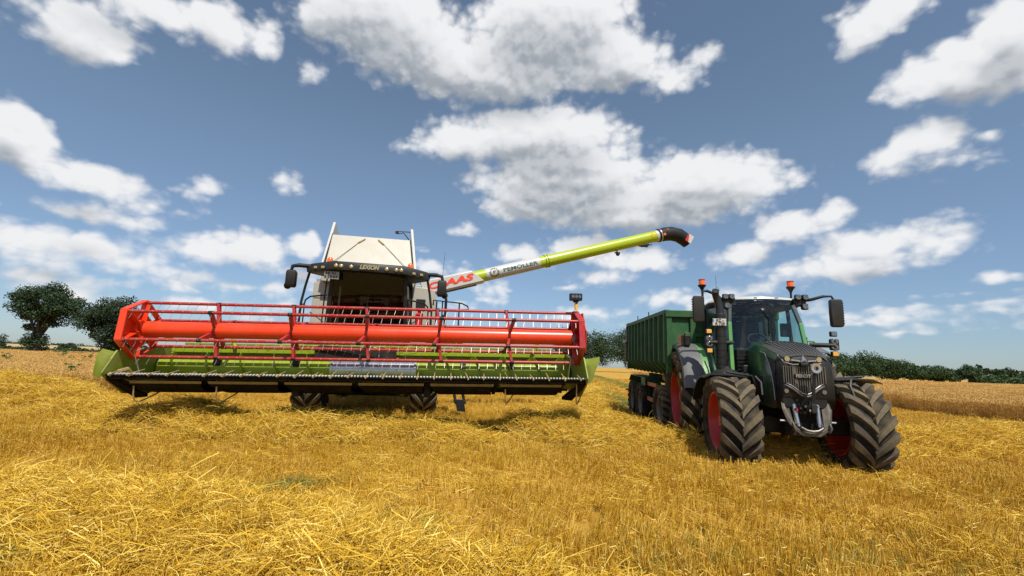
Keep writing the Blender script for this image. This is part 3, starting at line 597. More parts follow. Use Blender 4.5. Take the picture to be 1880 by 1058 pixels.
# loose straw
P_str = [straw_proto(105, .5, 200+k) for k in range(6)]
for d0, d1, sp, s in ((2.4, 14.5, .145, .85), (14.5, 36, .36, 1.5)):
    X, Y = polar_grid(d0, d1, sp); h = wind_all(X, Y); k = (h > .03) & (~crop(X, Y)); X, Y, h = X[k], Y[k], h[k]; n = len(X)
    push(X, Y, h-.03, rng.random(n)*6.28, s*rng.uniform(.75, 1.2, n), rng.uniform(.7, 1.5, n), rng.integers(0, 6, n), .22)
for d0, d1, sp, s in ((2.2, 9, .36, .9), (9, 25, .55, 1.2)):
    X, Y = polar_grid(d0, d1, sp); q = vnoise(X, Y, 1.5, 31)*.65+vnoise(X, Y, .5, 32)*.35; k = (~crop(X, Y)) & (q+np.where(Y < 4.2, .06, 0)+.10*np.exp(-((Y-6.6-.05*X)/.5)**2) > .60) & (wind_all(X, Y) < .05); X, Y = X[k], Y[k]; n = len(X)
    push(X, Y, rng.uniform(.0, .07, n), rng.random(n)*6.28, s*rng.uniform(.6, 1.1, n), rng.uniform(.5, 1.0, n), rng.integers(0, 6, n), .1)
scatter('loose_straw', 'loose golden straw strewn over the windrows and stubble', 'straw', P_str, *flush())
# standing crop
P_wh = [wheat_proto(70, .5, 300+k) for k in range(6)]
for side, fn, lab in (('standing_wheat', left_crop, 'ripe uncut wheat standing on the left behind the header end'), ('standing_wheat', right_crop, 'ripe uncut wheat standing on the right behind the tractor')):
    for d0, d1, sp, s in ((6, 30, .30, 1.0), (30, 60, .55, 1.5), (60, 141, 1.3, 3.2)):
        X, Y = polar_grid(d0, d1, sp, 57); k = fn(X, Y); X, Y = X[k], Y[k]; n = len(X)
        if n: push(X, Y, np.zeros(n), rng.random(n)*6.28, np.full(n, s), .78+.34*vnoise(X, Y, 3.0, 41)+rng.normal(0, .05, n), rng.integers(0, 6, n), .06)
    scatter(side, lab, 'wheat', P_wh, *flush())
# weedy green grass: a tuft in the stubble, wheel lines beside the trailer
def grass_proto(n, size, seed, hh=.22):
    random.seed(seed); T = Tones()
    for i in range(n):
        x, y = random.gauss(0, size*.3), random.gauss(0, size*.3); a = random.random()*6.28; h = random.uniform(.4, 1)*hh; l = h*random.uniform(.3, 1.0); c = Vector((math.cos(a), math.sin(a), 0))
        p = Vector((x, y, 0)); T.strip([p, p+c*l*.35+Vector((0, 0, h*.7)), p+c*l+Vector((0, 0, h))], [.007, .006, .001], random.random(), False)
    return T.mesh('grass_tuft', 'grass_blade')
P_gr = [grass_proto(60, .4, 400+k) for k in range(4)]
n = 60; t = rng.random(n); X = -3.3+t*1.0+rng.normal(0, .10, n); Y = 5.0+t*.85+rng.normal(0, .09, n); push(X, Y, np.full(n, .03), rng.random(n)*6.28, rng.uniform(.4, .8, n), rng.uniform(.3, .6, n), rng.integers(0, 4, n), .3)
n = 50; X = rng.uniform(-1.9, -.6, n); Y = 4.75-(X+1.9)*.25+rng.normal(0, .16, n); push(X, Y, np.zeros(n), rng.random(n)*6.28, rng.uniform(.3, .6, n), rng.uniform(.3, .7, n), rng.integers(0, 4, n), .2)
n = 70; X = rng.uniform(.9, 4.4, n); Y = 4.0+rng.normal(0, .25, n); push(X, Y, np.zeros(n), rng.random(n)*6.28, rng.uniform(.3, .6, n), rng.uniform(.3, .7, n), rng.integers(0, 4, n), .2)
n = 40; X = rng.uniform(-3.9, -3.0, n); Y = 3.7+rng.normal(0, .2, n); push(X, Y, np.zeros(n), rng.random(n)*6.28, rng.uniform(.3, .6, n), rng.uniform(.4, .9, n), rng.integers(0, 4, n), .2)
scatter('green_grass', 'green weed grass growing low between the stubble in the foreground', 'grass', P_gr, *flush())
for (p, q, wd, nn) in (((4.7, 18.6), (6.6, 42), .55, 420), ((9.4, 36.5), (14.2, 78), .9, 420)):
    t = rng.random(nn)**1.3; X = p[0]+(q[0]-p[0])*t+rng.normal(0, wd*.4, nn); Y = p[1]+(q[1]-p[1])*t; push(X, Y, np.zeros(nn), rng.random(nn)*6.28, rng.uniform(.9, 1.5, nn)*(1+t*1.5), rng.uniform(.7, 1.3, nn), rng.integers(0, 4, nn), .1)
scatter('grass_strip', 'green grass strips running back along the rows beside the trailer', 'grass', P_gr, *flush())

# ------------------------------------------------------------------ weeds in the crop
def weed_meshes(seed):
    random.seed(seed); st = B(); lf = Tones(); 
    for k in range(5):
        a = random.random()*6.28; l = random.uniform(.6, 1.0); top = Vector((math.cos(a)*.28, math.sin(a)*.28, l)); st.tube([(0, 0, 0), top*.5+Vector((0, 0, .1)), top], [.012, .009, .004], 5)
        for j in range(16):
            t = random.uniform(.3, 1); p = top*t; b = random.random()*6.28; q = random.uniform(.09, .2); c = Vector((math.cos(b), math.sin(b), random.uniform(-.2, .5)))
            lf.strip([p, p+c*q*.5, p+c*q], [.01, .075, .01], random.random(), False)
    return st.mesh('stem'), lf.mesh('leaf', 'weed_green')
WM = [weed_meshes(500+k) for k in range(3)]
for k, (x, y, s, lab) in enumerate([(-29.9, 27.7, 1.15, 'green weed at the left edge of the picture above the wheat'), (-38.5, 38.5, .95, 'pale weed in front of the larger tree trunk'), (-46, 47.5, 1.5, 'tall bushy weed just right of the larger tree trunk'),
        (-16.9, 17.9, .95, 'lowest green weed near the front edge of the wheat'), (-34.4, 36.6, 1.0, 'small weed left of a pair in the wheat'), (-31.5, 34.7, 1.2, 'larger weed right of a pair in the wheat'),
        (-26.4, 30.6, 1.3, 'green weed beside the left crop divider tip'), (-29.3, 35.2, .8, 'small weed left of the crop divider tip')]):
    w = tag(empty('weed', (x, y, .1), (0, 0, k*1.3)), lab, 'weed', 'green weeds in the left wheat'); w.scale = (s, s, s)
    a, b = WM[k % 3]
    if not a.materials: a.materials.append(MAT['weed_green'])
    link_mesh('stem', a, w); link_mesh('leaf', b, w)['kind'] = 'stuff'

# ------------------------------------------------------------------ trees
def leaf_cloud(T, blobs, n, size, shell=.5):
    """leaf clumps spread through ellipsoids (c, radii); flattened at the shaded centre"""
    vol = np.array([b[1][0]*b[1][1]*b[1][2] for b in blobs])**.8; vol = vol/vol.sum()
    for (c, r), fr in zip(blobs, vol):
        for i in range(int(n*fr)):
            d = Vector((random.gauss(0, 1), random.gauss(0, 1), random.gauss(0, 1))).normalized(); rr = (shell+(1-shell)*random.random())*random.uniform(.80, 1.16)
            p = Vector((c[0]+d.x*r[0]*rr, c[1]+d.y*r[1]*rr, c[2]+d.z*r[2]*rr)); s = size*random.uniform(.55, 1.25)
            nn = (d+Vector((random.gauss(0, .7), random.gauss(0, .7), random.gauss(.3, .6)))).normalized(); a = nn.orthogonal().normalized(); a = Quaternion(nn, random.random()*6.28) @ a; b = nn.cross(a); o = len(T.v); t = random.random()
            for (u, v, w) in ((-1, 0, 0), (-.2, -.55, .12), (1, 0, 0), (.1, .6, .12)): T.v.append(tuple(p+a*u*s*.6+b*v*s*.6+nn*w*s)); T.t.append(t)
            T.f.append((o, o+1, o+2, o+3))
def lumpy(c, r, n, seed, lr=.42):
    """an uneven crown: many small blobs set round a big ellipsoid"""
    random.seed(seed); out = [(c, (r[0]*.62, r[1]*.62, r[2]*.62))]
    for i in range(n):
        d = Vector((random.gauss(0, 1), random.gauss(0, 1), random.gauss(0, 1))).normalized(); k = random.uniform(.55, .86); q = random.uniform(.7, 1.25)*lr
        out.append(((c[0]+d.x*r[0]*k, c[1]+d.y*r[1]*k, c[2]+d.z*r[2]*k), (r[0]*q, r[1]*q, r[2]*q*.8)))
    return out
def tree(name, base, label, crowns, nleaf, size, trunk_r, material, group=None, limbs=7, seed=1, cat='tree'):
    t = tag(empty(name, (base[0], base[1], 0)), label, cat, group); blobs = []
    for i, (c, r, n, lr) in enumerate(crowns): blobs += lumpy(c, r, n, seed*31+i, lr)
    random.seed(seed); T = Tones(); leaf_cloud(T, blobs, nleaf, size); link_mesh('crown', T.mesh('crown', material), t)
    tb = B(); top = max(c[2] for c, r, n, l in crowns)
    tb.tube([(0, 0, -.3), (trunk_r*.3, 0, top*.25), (-trunk_r*.4, 0, top*.5), (0, 0, top*.9)], [trunk_r*1.25, trunk_r, trunk_r*.8, trunk_r*.35], 9)
    for b in random.sample(blobs, min(limbs, len(blobs))):
        z = random.uniform(.22, .6)*top; c = Vector(b[0]); m = Vector((c.x*.45, c.y*.45, z+(c.z-z)*.65)); tb.tube([(0, 0, z), m, c], [trunk_r*.5, trunk_r*.32, trunk_r*.1], 6)
    tb.obj('trunk', 'bark', t, 60); return t
tree('broadleaf_tree', (-102.6, 100), 'tallest dark broadleaf tree, leaning crown open over its trunk, on the left skyline',
     [((.9, 0, 11.6), (6.3, 5.5, 4.6), 34, .36), ((5.0, 0, 9.6), (3.2, 3.5, 2.5), 12, .4), ((-4.0, 0, 10.2), (3.0, 3, 2.4), 9, .42), ((-2.2, 0, 6.0), (2.3, 2.2, 1.5), 7, .5), ((-.8, 0, 3.0), (2.6, 2.4, 2.5), 9, .5), ((2.6, 0, 6.9), (2.0, 2, 1.2), 5, .5)], 21000, .40, .62, 'leaf_dark', 'two old trees on the left skyline', 9, 3)
tree('broadleaf_tree', (-82.0, 96), 'rounder dark broadleaf tree standing behind the left end of the header',
     [((0, 0, 7.6), (6.6, 6, 5.2), 40, .36), ((-3.2, 0, 4.6), (3.4, 3, 3.0), 10, .45), ((3.0, 0, 4.4), (3.4, 3, 3.0), 10, .45), ((0, 0, 2.6), (3.0, 3, 2.3), 8, .5)], 21000, .40, .6, 'leaf_dark', 'two old trees on the left skyline', 8, 5)
for k, (px, d, w, h, lab) in enumerate([(-331, 300, 9, 9.5, 'leftmost distant round tree on the horizon'), (-309, 300, 12, 9.5, 'broad distant tree left of the tallest tree'), (-352, 300, 8, 6.5, 'low distant tree at the left picture edge'), (-283, 295, 8, 5.2, 'low distant tree left of the big trunk'),
        (-260, 300, 9, 8.0, 'distant dark tree just right of the big trunk'), (-250, 305, 8, 6.0, 'distant tree in the middle of the gap between the big trees'), (-240, 300, 8, 6.5, 'small distant tree nearest the rounder big tree')]):
    tree('distant_tree', (px, d), lab, [((0, 0, h*.55), (w*.55, w*.5, h*.46), 9, .5)], 1500, .75, .4, 'leaf_dark', 'distant trees on the left horizon', 3, 60+k)
# distant hedge and the pale field behind it
def mass(name, label, cat, line, material, size, seed, per=420, depth=2, gap=5.0, kind='stuff'):
    """a far-off wood that reads as one mass: crowns set along a line of (x, y, height, radius)"""
    random.seed(seed); T = Tones()
    for (x0, y0, h0, r0), (x1, y1, h1, r1) in zip(line[:-1], line[1:]):
        ln = math.hypot(x1-x0, y1-y0); n = max(1, int(ln/gap))
        for i in range(n):
            for j in range(depth):
                t = (i+random.random())/n; h = (h0+(h1-h0)*t)*random.uniform(.80, 1.06); r = (r0+(r1-r0)*t)*random.uniform(.8, 1.25); x = x0+(x1-x0)*t; y = y0+(y1-y0)*t+j*r*1.5+random.uniform(-1, 1)
                b = lumpy((x, y, h*.56), (r, r, h*.44), 7, random.randrange(10**6), .5)
                random.seed(seed*77+i*5+j+int(abs(x0))); leaf_cloud(T, b, per, size)
    return tag(link_mesh(name, T.mesh(name, material)), label, cat, None, kind)
mass('hedge', 'low dark hedge along the far edge of the left wheat field', 'hedge', [(-190, 150, 1.9, 2.2), (-120, 146, 2.0, 2.2), (-60, 143, 1.8, 2.2)], 'leaf_dark', .8, 5, 130, 1, 2.6)
mass('woodland', 'dark wood on the skyline between the header and the trailer', 'wood', [(18, 172, 14.5, 4.5), (30, 171, 17.0, 5), (46, 170, 16.5, 5), (60, 168, 10.5, 4.5)], 'leaf_dark', .5, 8, 1700, 2, 4.0)
mass('woodland', 'long green wood on the skyline behind the tractor and right wheat', 'wood', [(58, 166, 8.5, 4), (84, 160, 8, 4), (101, 152, 8.8, 4.5), (108, 152, 9.6, 4.5), (117, 151, 10.2, 4.8), (126, 151, 9.0, 4.5), (134, 151, 7.6, 4), (144, 151, 5.8, 3.4), (150, 152, 5.0, 3.2)], 'leaf_wood', .5, 9, 1500, 3, 3.6)
tree('round_tree', (149.6, 150), 'rounded dark tree at the right end of the green wood', [((0, 0, 3.9), (3.7, 3.5, 2.9), 12, .45)], 2600, .5, .3, 'leaf_wood', None, 4, 81)
mass('hedge', 'low hedge linking the wood to the far right horizon', 'hedge', [(152, 152, 3.2, 2.4), (178, 160, 3.0, 2.4), (205, 168, 2.6, 2.2)], 'leaf_wood', .8, 12, 240, 1, 3.0)
for k, (x, y, h, w, lab) in enumerate([(188, 176, 4.4, 6, 'light green bush left of a pair before the far right wood'), (202, 181, 4.6, 8, 'light green bush at the right edge before the far wood'), (174, 172, 3.2, 4, 'small light bush right of the rounded tree')]):
    tree('light_bush', (x, y), lab, [((0, 0, h*.45), (w*.55, w*.5, h*.5), 8, .5)], 420, .8, .15, 'leaf_light', 'light bushes on the far right', 2, 90+k, 'bush')
mass('woodland', 'distant dark wood on the far right horizon', 'wood', [(290, 330, 8, 7), (345, 340, 12.5, 8), (420, 345, 13.5, 8), (520, 350, 12.5, 8)], 'leaf_dark', 2.2, 14, 260, 1, 8)
hb = B(); hb.add([(-700, 420, -.5), (-150, 420, -.5), (-150, 520, 3.6), (-700, 520, 5.5), (-700, 900, 4), (-150, 900, 3)], [(0, 1, 2, 3), (3, 2, 5, 4)])
mat('far_stubble', (0.42, 0.30, 0.13), 0.9, var=.15, vscale=.02)
o = hb.obj('distant_field', 'far_stubble'); o['kind'] = 'structure'

mass('hedge', 'dark hedge along the top of the distant pale field on the left', 'hedge', [(-620, 525, 9, 5), (-480, 525, 7.6, 5), (-330, 525, 6.6, 4), (-200, 525, 5.4, 4)], 'leaf_dark', 1.3, 17, 170, 1, 5.0)
# ------------------------------------------------------------------ combine harvester
SC = 1.2
def mc(p): return (p[0]*SC, p[1]*SC, EYE+SC*(p[2]-EYE))
CH = tag(empty('combine_harvester', (-4.11, 13.56, 0), (0, 0, rad(12))), 'white and lime combine harvester facing the camera with its unloading auger swung out', 'combine harvester')
def cp(b, name, m, smooth=None, bevel=0.0, parent=None): return b.obj(name, m, parent or CH, smooth, bevel, mc)
# chassis, feeder house, axle
cp(B().box((0, 2.6, 1.35), (1.7, 5.4, .5)).box((0, -.1, 1.1), (2.0, .4, .45)), 'chassis', 'chassis', bevel=.02)
cp(B().hexa([(-.72, -2.9, 1.05), (.72, -2.9, 1.05), (.72, -.5, 1.25), (-.72, -.5, 1.25), (-.72, -2.9, 1.75), (.72, -2.9, 1.75), (.72, -.5, 2.0), (-.72, -.5, 2.0)]), 'feeder_house', 'chassis', bevel=.02)
cp(B().cyl((-1.3, 0, 1.0), (1.3, 0, 1.0), .16).hexa([(-.85, -.25, .72), (.85, -.25, .72), (.85, .35, .72), (-.85, .35, .72), (-.95, -.4, 1.3), (.95, -.4, 1.3), (.95, .5, 1.3), (-.95, .5, 1.3)]), 'front_axle', 'chassis', 40)
cp(B().cyl((-1.2, 4.3, .8), (1.2, 4.3, .8), .10), 'rear_axle', 'chassis', 40)
for s in (-1, 1):
    wheel(CH, 'front_wheel', mc((s*1.29+.05, 0, 1.13)), .87*SC, .61*SC, .42*SC, 18, rad(27), .105, .06*SC, 'rim_red', side=s, spin=.1, tread='lug_grey')
    wheel(CH, 'rear_wheel', mc((s*1.1, 4.3, .83)), .57*SC, .42*SC, .28*SC, 18, rad(24), .11, .045*SC, 'rim_red', side=s)
# body: side walls behind the cab, front shoulders, rear hood
for s in (-1, 1):
    b = B(); x0, x1 = s*.82, s*1.5
    b.prism([(x0, .30, 1.85), (x1, .30, 1.95), (x1, .30, 3.42), (x0, .30, 3.50)], (0, .06, 0)); cp(b, 'front_shoulder_panel', 'white_panel', bevel=.012)
    cp(B().box((s*1.515, 1.55, 2.65), (.05, 2.3, 1.6)), 'side_panel', 'white_panel', bevel=.012)
    cp(B().box((s*1.515, 3.75, 2.55), (.05, 2.0, 1.4)), 'side_panel', 'white_panel', bevel=.012)
    cp(B().box((s*1.49, 2.7, 1.70), (.05, 4.4, .22)), 'side_skirt', 'grey_panel', bevel=.01)
for x, z in ((-1.17, 2.62), (1.17, 2.50), (-1.17, 3.05)): cp(B().box((x, .285, z), (.66, .012, .008)), 'panel_seam', 'grey_panel')
cp(B().hexa([(-1.48, .37, 1.8), (1.48, .37, 1.8), (1.48, 5.0, 1.8), (-1.48, 5.0, 1.8), (-1.48, .37, 3.55), (1.48, .37, 3.55), (1.48, 4.6, 3.3), (-1.48, 4.6, 3.3)]), 'body', 'grey_panel', bevel=.03)
cp(B().hexa([(-1.3, 5.0, 1.1), (1.3, 5.0, 1.1), (1.3, 5.7, 1.0), (-1.3, 5.7, 1.0), (-1.3, 4.6, 3.3), (1.3, 4.6, 3.3), (1.3, 5.5, 2.6), (-1.3, 5.5, 2.6)]), 'rear_hood', 'lime', bevel=.04)
# grain tank: sloping front lid, two side flaps, rear lid
TX = -.18
cp(B().hexa([(TX-1.12, .0, 3.42), (TX+1.12, .0, 3.42), (TX+1.12, 2.9, 3.42), (TX-1.12, 2.9, 3.42), (TX-1.12, .0, 3.78), (TX+1.12, .0, 3.78), (TX+1.12, 2.9, 3.78), (TX-1.12, 2.9, 3.78)]), 'grain_tank', 'white_panel', bevel=.02)
cp(B().prism([(TX-1.07, -.02, 3.74), (TX+1.07, -.02, 3.74), (TX+.92, .55, 4.78), (TX-1.06, .55, 4.76)], (0, .05, -.02)), 'tank_front_lid', 'white_panel', bevel=.01)
cp(B().prism([(TX-1.0, 2.75, 3.76), (TX+1.0, 2.75, 3.76), (TX+.9, 2.3, 4.6), (TX-.9, 2.3, 4.6)], (0, .05, .02)), 'tank_rear_lid', 'white_panel', bevel=.01)
for s in (-1, 1):
    cp(B().prism([(TX+s*1.17, -.06, 3.72), (TX-.08+s*1.06, .92, 5.20), (TX-.08+s*1.04, 2.3, 4.85), (TX+s*1.17, 2.8, 3.74)], (-s*.065, 0, .0)), 'tank_side_flap', 'white_clean', bevel=.006)
    cp(B().beam((TX+s*1.095, -.10, 3.72), (TX-.07+s*1.0, .62, 4.78), .02, .06), 'flap_seal', 'black')
    cp(B().tube([(TX+s*1.0, -.035, 3.80), (TX-.06+s*.27, .46, 4.62)], .008, 5), 'lid_cable', 'steel_worn')
    cp(B().beam((TX-.06+s*.32, .42, 4.57), (TX-.06+s*.17, .50, 4.70), .045, .03), 'lid_strap', 'lifter', bevel=.004)
cp(B().tube([(TX+.90, .60, 4.80), (TX+.74, .58, 4.98), (TX+.58, .55, 4.93), (TX+.54, .55, 5.0), (TX+.92, .60, 5.02)], .014, 6).box((TX+.57, .55, 4.96), (.09, .06, .05)), 'tank_latch', 'black', 50)
# cab
FZ = 2.02
cp(B().hexa([(-.80, -1.55, FZ-.12), (.80, -1.55, FZ-.12), (.84, .2, FZ-.12), (-.84, .2, FZ-.12), (-.80, -1.55, FZ), (.80, -1.55, FZ), (.84, .2, FZ), (-.84, .2, FZ)]), 'cab_floor', 'chassis')
def wsx(z): return .80-(z-FZ)/(3.36-FZ)*.10
ws = []
for i in range(9):
    z = FZ+(3.36-FZ)*i/8; row = []
    for j in range(13):
        u = -1+2*j/12; yb = -1.50-.34*i/8-.05*math.sin(math.pi*i/8); row.append((u*wsx(z), yb+.16*u*u, z))
    ws.append(row)
wb = B(); wb.add([p for r in ws for p in r], [(i*13+j, i*13+j+1, i*13+j+14, i*13+j+13) for i in range(8) for j in range(12)]); cp(wb, 'windscreen', 'cab_glass_dark', 60)
for s in (-1, 1):
    cp(B().beam((s*.84, -1.36, FZ-.1), (s*.75, -1.64, 3.38), .085, .10, (0, 1, 0)), 'cab_pillar', 'black', bevel=.015)
    cp(B().beam((s*.90, -.15, FZ-.1), (s*.88, -.15, 3.38), .09, .12, (0, 1, 0)), 'cab_pillar', 'black', bevel=.015)
    cp(B().prism([(s*.86, -1.50, FZ), (s*.88, -.22, FZ), (s*.86, -.22, 3.34), (s*.77, -1.50, 3.34)], (s*.008, 0, 0)), 'door_glass', 'cab_glass_dark')
    cp(B().tube([(s*.94, -1.35, 2.2), (s*.92, -1.4, 2.9), (s*.90, -1.42, 3.25)], .016, 6), 'door_grip', 'black', 50)
bw = B(); bw.box((0, .16, FZ+.3), (1.66, .05, .62)); bw.box((-.60, .16, 2.95), (.46, .05, .80)); bw.box((.60, .16, 2.95), (.46, .05, .80)); bw.box((0, .16, 3.24), (.76, .05, .24)); bw.box((0, .16, 2.66), (.76, .05, .12)); cp(bw, 'cab_rear_wall', 'black_matt')
cp(B().box((0, .17, 2.92), (.72, .012, .42)), 'rear_window', 'window_sky_paint')  # opaque panel, window brightness put into its colour
cp(B().box((0, -.15, FZ+.28), (.52, .5, .16)).box((0, .06, FZ+.62), (.50, .14, .62), (rad(-8), 0, 0)).box((0, .05, FZ+1.02), (.28, .11, .18)), 'driver_seat', 'seat_cloth', bevel=.04)
sw = B(); sw.tube([(0, -1.25, FZ), (0, -1.08, FZ+.55), (0, -.98, FZ+.66)], .05, 8); ring = [(.19*math.cos(a), -.98+.19*math.sin(a)*.55, FZ+.68+.19*math.sin(a)*.6) for a in [2*math.pi*k/20 for k in range(21)]]; sw.tube(ring, .018, 6); cp(sw, 'steering_wheel', 'black_matt', 50)
cp(B().box((.42, -.35, FZ+.42), (.20, .7, .14)).box((.50, -.95, FZ+.80), (.20, .05, .26)), 'control_console', 'plastic_dark', bevel=.02)
cp(B().tube([(0, -1.66, 2.10), (-.01, -1.75, 2.45), (.02, -1.80, 2.75)], .009, 5), 'wiper', 'black')
# roof visor with lights and lettering
def roof_ring(z, g=0.0):
    pts = [(-.74-g*.2, -1.90-g), (.74+g*.2, -1.90-g), (1.26+g, -1.62-g*.6), (1.20+g, -1.42), (.90, -.9), (.90, .25), (-.90, .25), (-.90, -.9), (-1.20-g, -1.42), (-1.26-g, -1.62-g*.6)]
    return [(x, y, z-.05*abs(x)**2*(1 if z > 3.4 else .8)) for x, y in pts]
roof = B(); roof.loft([roof_ring(3.385, -.02), roof_ring(3.41, .015), roof_ring(3.50, .03), roof_ring(3.575, .0), roof_ring(3.60, -.06)]); rf = cp(roof, 'cab_roof', 'plastic_dark', 35)
cp(B().loft([[(x*.86, y*.86+.02, z+.012) for x, y, z in roof_ring(3.60, -.06)], [(x*.8, y*.8+.02, z+.05) for x, y, z in roof_ring(3.60, -.06)]]), 'roof_cover', 'white_panel', 30, parent=rf)
for x in (-.66, -.56, -.36, .36, .56, .66):
    cp(B().lathe([(.0, -.012), (.030, -.010), (.041, 0), (.044, .02)], (x, -1.935, 3.455), 'y', 16), 'roof_light', 'lamp_warm', 40, parent=rf)
for s in (-1, 1):
    for x, y in ((.93, -1.845), (1.09, -1.757)):
        cp(B().box((s*x, y, 3.42), (.075, .03, .055), (0, 0, s*rad(28))), 'roof_light', 'lamp_warm', bevel=.012, parent=rf)
letters('lettering', 'LEXION', .120, 'lamp_warm', rf, (0.0, -1.938, 3.462), (1, 0, 0), (0, 0, 1), .004, .25, .006, mc, width=.40)
for s, x in ((-1, -.87), (1, .84)):
    e = B(); e.cyl((x, -1.45, 3.54), (x, -1.45, 3.60), .055, 14); bb = cp(e, 'beacon', 'black', 40)
    cp(B().lathe([(.0, .135), (.035, .128), (.058, .10), (.066, .06), (.066, .0)], (x, -1.45, 3.59), 'z', 18), 'beacon_lens', 'amber', 60, parent=bb)
    # mirror arm and two mirrors
    cp(B().tube([(s*1.18, -1.60, 3.46), (s*1.42, -1.70, 3.45), (s*1.54, -1.72, 3.42), (s*1.56, -1.72, 3.33)], [.045, .045, .04, .03], 8), 'mirror_arm', 'black', 50)
    m = B(); xm = s*1.55
    m.loft([[(xm-.085, -1.75, 2.98), (xm+.085, -1.75, 2.98), (xm+.08, -1.60, 2.98), (xm-.08, -1.60, 2.98)], [(xm-.10, -1.77, 3.03), (xm+.10, -1.77, 3.03), (xm+.09, -1.58, 3.03), (xm-.09, -1.58, 3.03)], [(xm-.10, -1.77, 3.29), (xm+.10, -1.77, 3.29), (xm+.09, -1.58, 3.29), (xm-.09, -1.58, 3.29)], [(xm-.08, -1.75, 3.34), (xm+.08, -1.75, 3.34), (xm+.07, -1.60, 3.34), (xm-.07, -1.60, 3.34)]])
    mo = cp(m, 'mirror', 'black', 30, bevel=.025)
    cp(B().ball((xm+s*.075, -1.62, 3.02), .075, 12, (1, 1, 1.05)), 'small_mirror', 'black', 60, parent=mo)
    # handrails
    cp(B().tube([(s*1.22, -1.58, 3.40), (s*1.30, -1.52, 3.05), (s*1.36, -1.48, 2.70), (s*1.37, -1.48, 1.95)], .026, 8), 'handrail', 'black', 50)
    cp(B().tube([(s*1.36, -1.48, 2.66), (s*1.30, -1.48, 2.66), (s*1.27, -1.49, 2.76), (s*1.18, -1.52, 2.83), (s*.84, -1.62, 2.87)], .018, 8), 'handrail', 'black', 50)
    cp(B().tube([(s*1.29, -1.48, 2.70), (s*1.29, -1.48, 1.95)], .016, 6).tube([(s*1.16, -1.5, 2.50), (s*.86, -1.6, 2.30)], .012, 6), 'handrail', 'black', 50)
b = B(); b.box((-.75, -1.80, 3.27), (.30, .012, .165)); pl = cp(b, 'number_plate', 'steel_worn', bevel=.004)
pb = B()
for i, (x, z, w) in enumerate([(-.86, 3.31, .03), (-.81, 3.31, .03), (-.73, 3.31, .03), (-.68, 3.31, .02), (-.87, 3.235, .03), (-.81, 3.235, .02), (-.76, 3.235, .03), (-.70, 3.235, .03), (-.65, 3.235, .02)]): pb.box((x, -1.809, z), (w, .004, .05))
cp(pb, 'plate_marking', 'letter_black', parent=pl)
# right side details: vent, extinguisher, platform railing, ladder, antenna
cp(B().box((1.14, .275, 3.02), (.24, .03, .27)), 'side_vent', 'black', bevel=.03)
ex = B(); ex.lathe([(.0, .22), (.03, .22), (.035, .17), (.075, .14), (.08, .10), (.08, -.22), (.0, -.24)], (1.10, -1.28, 2.46), 'z', 16); exo = cp(ex, 'fire_extinguisher', 'red_plain', 45)
cp(B().box((1.10, -1.33, 2.71), (.10, .04, .03)).tube([(1.10, -1.30, 2.68), (1.18, -1.33, 2.60), (1.17, -1.36, 2.35)], .012, 6), 'extinguisher_hose', 'black', parent=exo)
rl = B()
rl.tube([(1.42, -.85, 2.88), (1.42, -.85, 3.0), (2.1, -.75, 2.98), (2.26, -.70, 2.92), (2.28, -.68, 2.85), (2.05, -.72, 2.82)], .018, 6); rl.tube([(2.05, -.74, 2.98), (2.05, -.74, 2.1)], .018, 6); rl.tube([(1.50, -.84, 2.98), (1.50, -.84, 2.1)], .018, 6)
rl.tube([(1.72, -.80, 2.05), (1.72, -.80, 3.07)], .032, 8); rl.tube([(1.64, -.80, 2.05), (1.64, -.80, 3.0)], .016, 6); rl.box((1.69, -.80, 2.62), (.12, .06, .10))
cp(rl, 'platform_railing', 'black', 50)
cp(B().box((1.75, -.5, 1.98), (.8, 1.0, .06)), 'platform', 'chassis')
ld = B()
ld.prism([(1.90, -1.0, 1.25), (1.96, -1.0, 1.25), (2.10, -1.0, .62), (2.04, -1.0, .62)], (0, .12, 0)); ld.prism([(2.10, -1.0, 1.25), (2.16, -1.0, 1.25), (2.30, -1.0, .62), (2.24, -1.0, .62)], (0, .12, 0))
for k in range(3): ld.box((2.05+.06*k, -.94, 1.1-.21*k), (.22, .13, .03))
ld.prism([(2.04, -1.02, .72), (2.24, -1.02, .72), (2.30, -1.02, .44), (2.10, -1.02, .46)], (0, .03, 0))
cp(ld, 'ladder', 'steel_dark', bevel=.006)
cp(B().tube([(1.62, -.2, 3.2), (1.66, -.2, 4.35)], [.006, .003], 5), 'antenna', 'black')
# unloading auger: sleeve, band with advertising, lime tube, flange, rubber spout
A0 = Vector((1.22, .55, 3.475)); A1 = Vector((8.13, .5, 5.60)); ad = (A1-A0).normalized(); AU = Vector((-ad.z, 0, ad.x)); AN = ad.cross(AU)
if AN.y > 0: AN = -AN
def ap(x): return A0+ad*((x-A0.x)/ad.x)
R_ = .170
au = cp(B().tube([ap(2.2), ap(8.02)], R_, 32), 'unloading_auger', 'auger_lime', 40)
sl = B(); hx, hy = .195, .20
def sleeve_ring(x, k=1.0, lean=0.0):
    c = ap(x); return [c+AU*(hx*a*k)-AN*(hy*b_)+ad*(lean*a) for a, b_ in ((-1, -.72), (-.8, -.96), (.8, -.96), (1, -.72), (1, .72), (.8, .96), (-.8, .96), (-1, .72))]
sl.loft([sleeve_ring(1.15, 1.05), sleeve_ring(2.62, 1.0, -.15)]); slo = cp(sl, 'auger_sleeve', 'white_clean', 30, bevel=.01, parent=au)
cp(B().tube([ap(1.1)-AU*.22, ap(2.55)-AU*.215], .016, 6), 'sleeve_edge', 'black', parent=slo)
letters('lettering', 'CLAAS', .235, 'letter_red', slo, ap(1.86)+AN*.196+AU*.0, ad, AU, .004, .25, .012, mc, width=1.28)
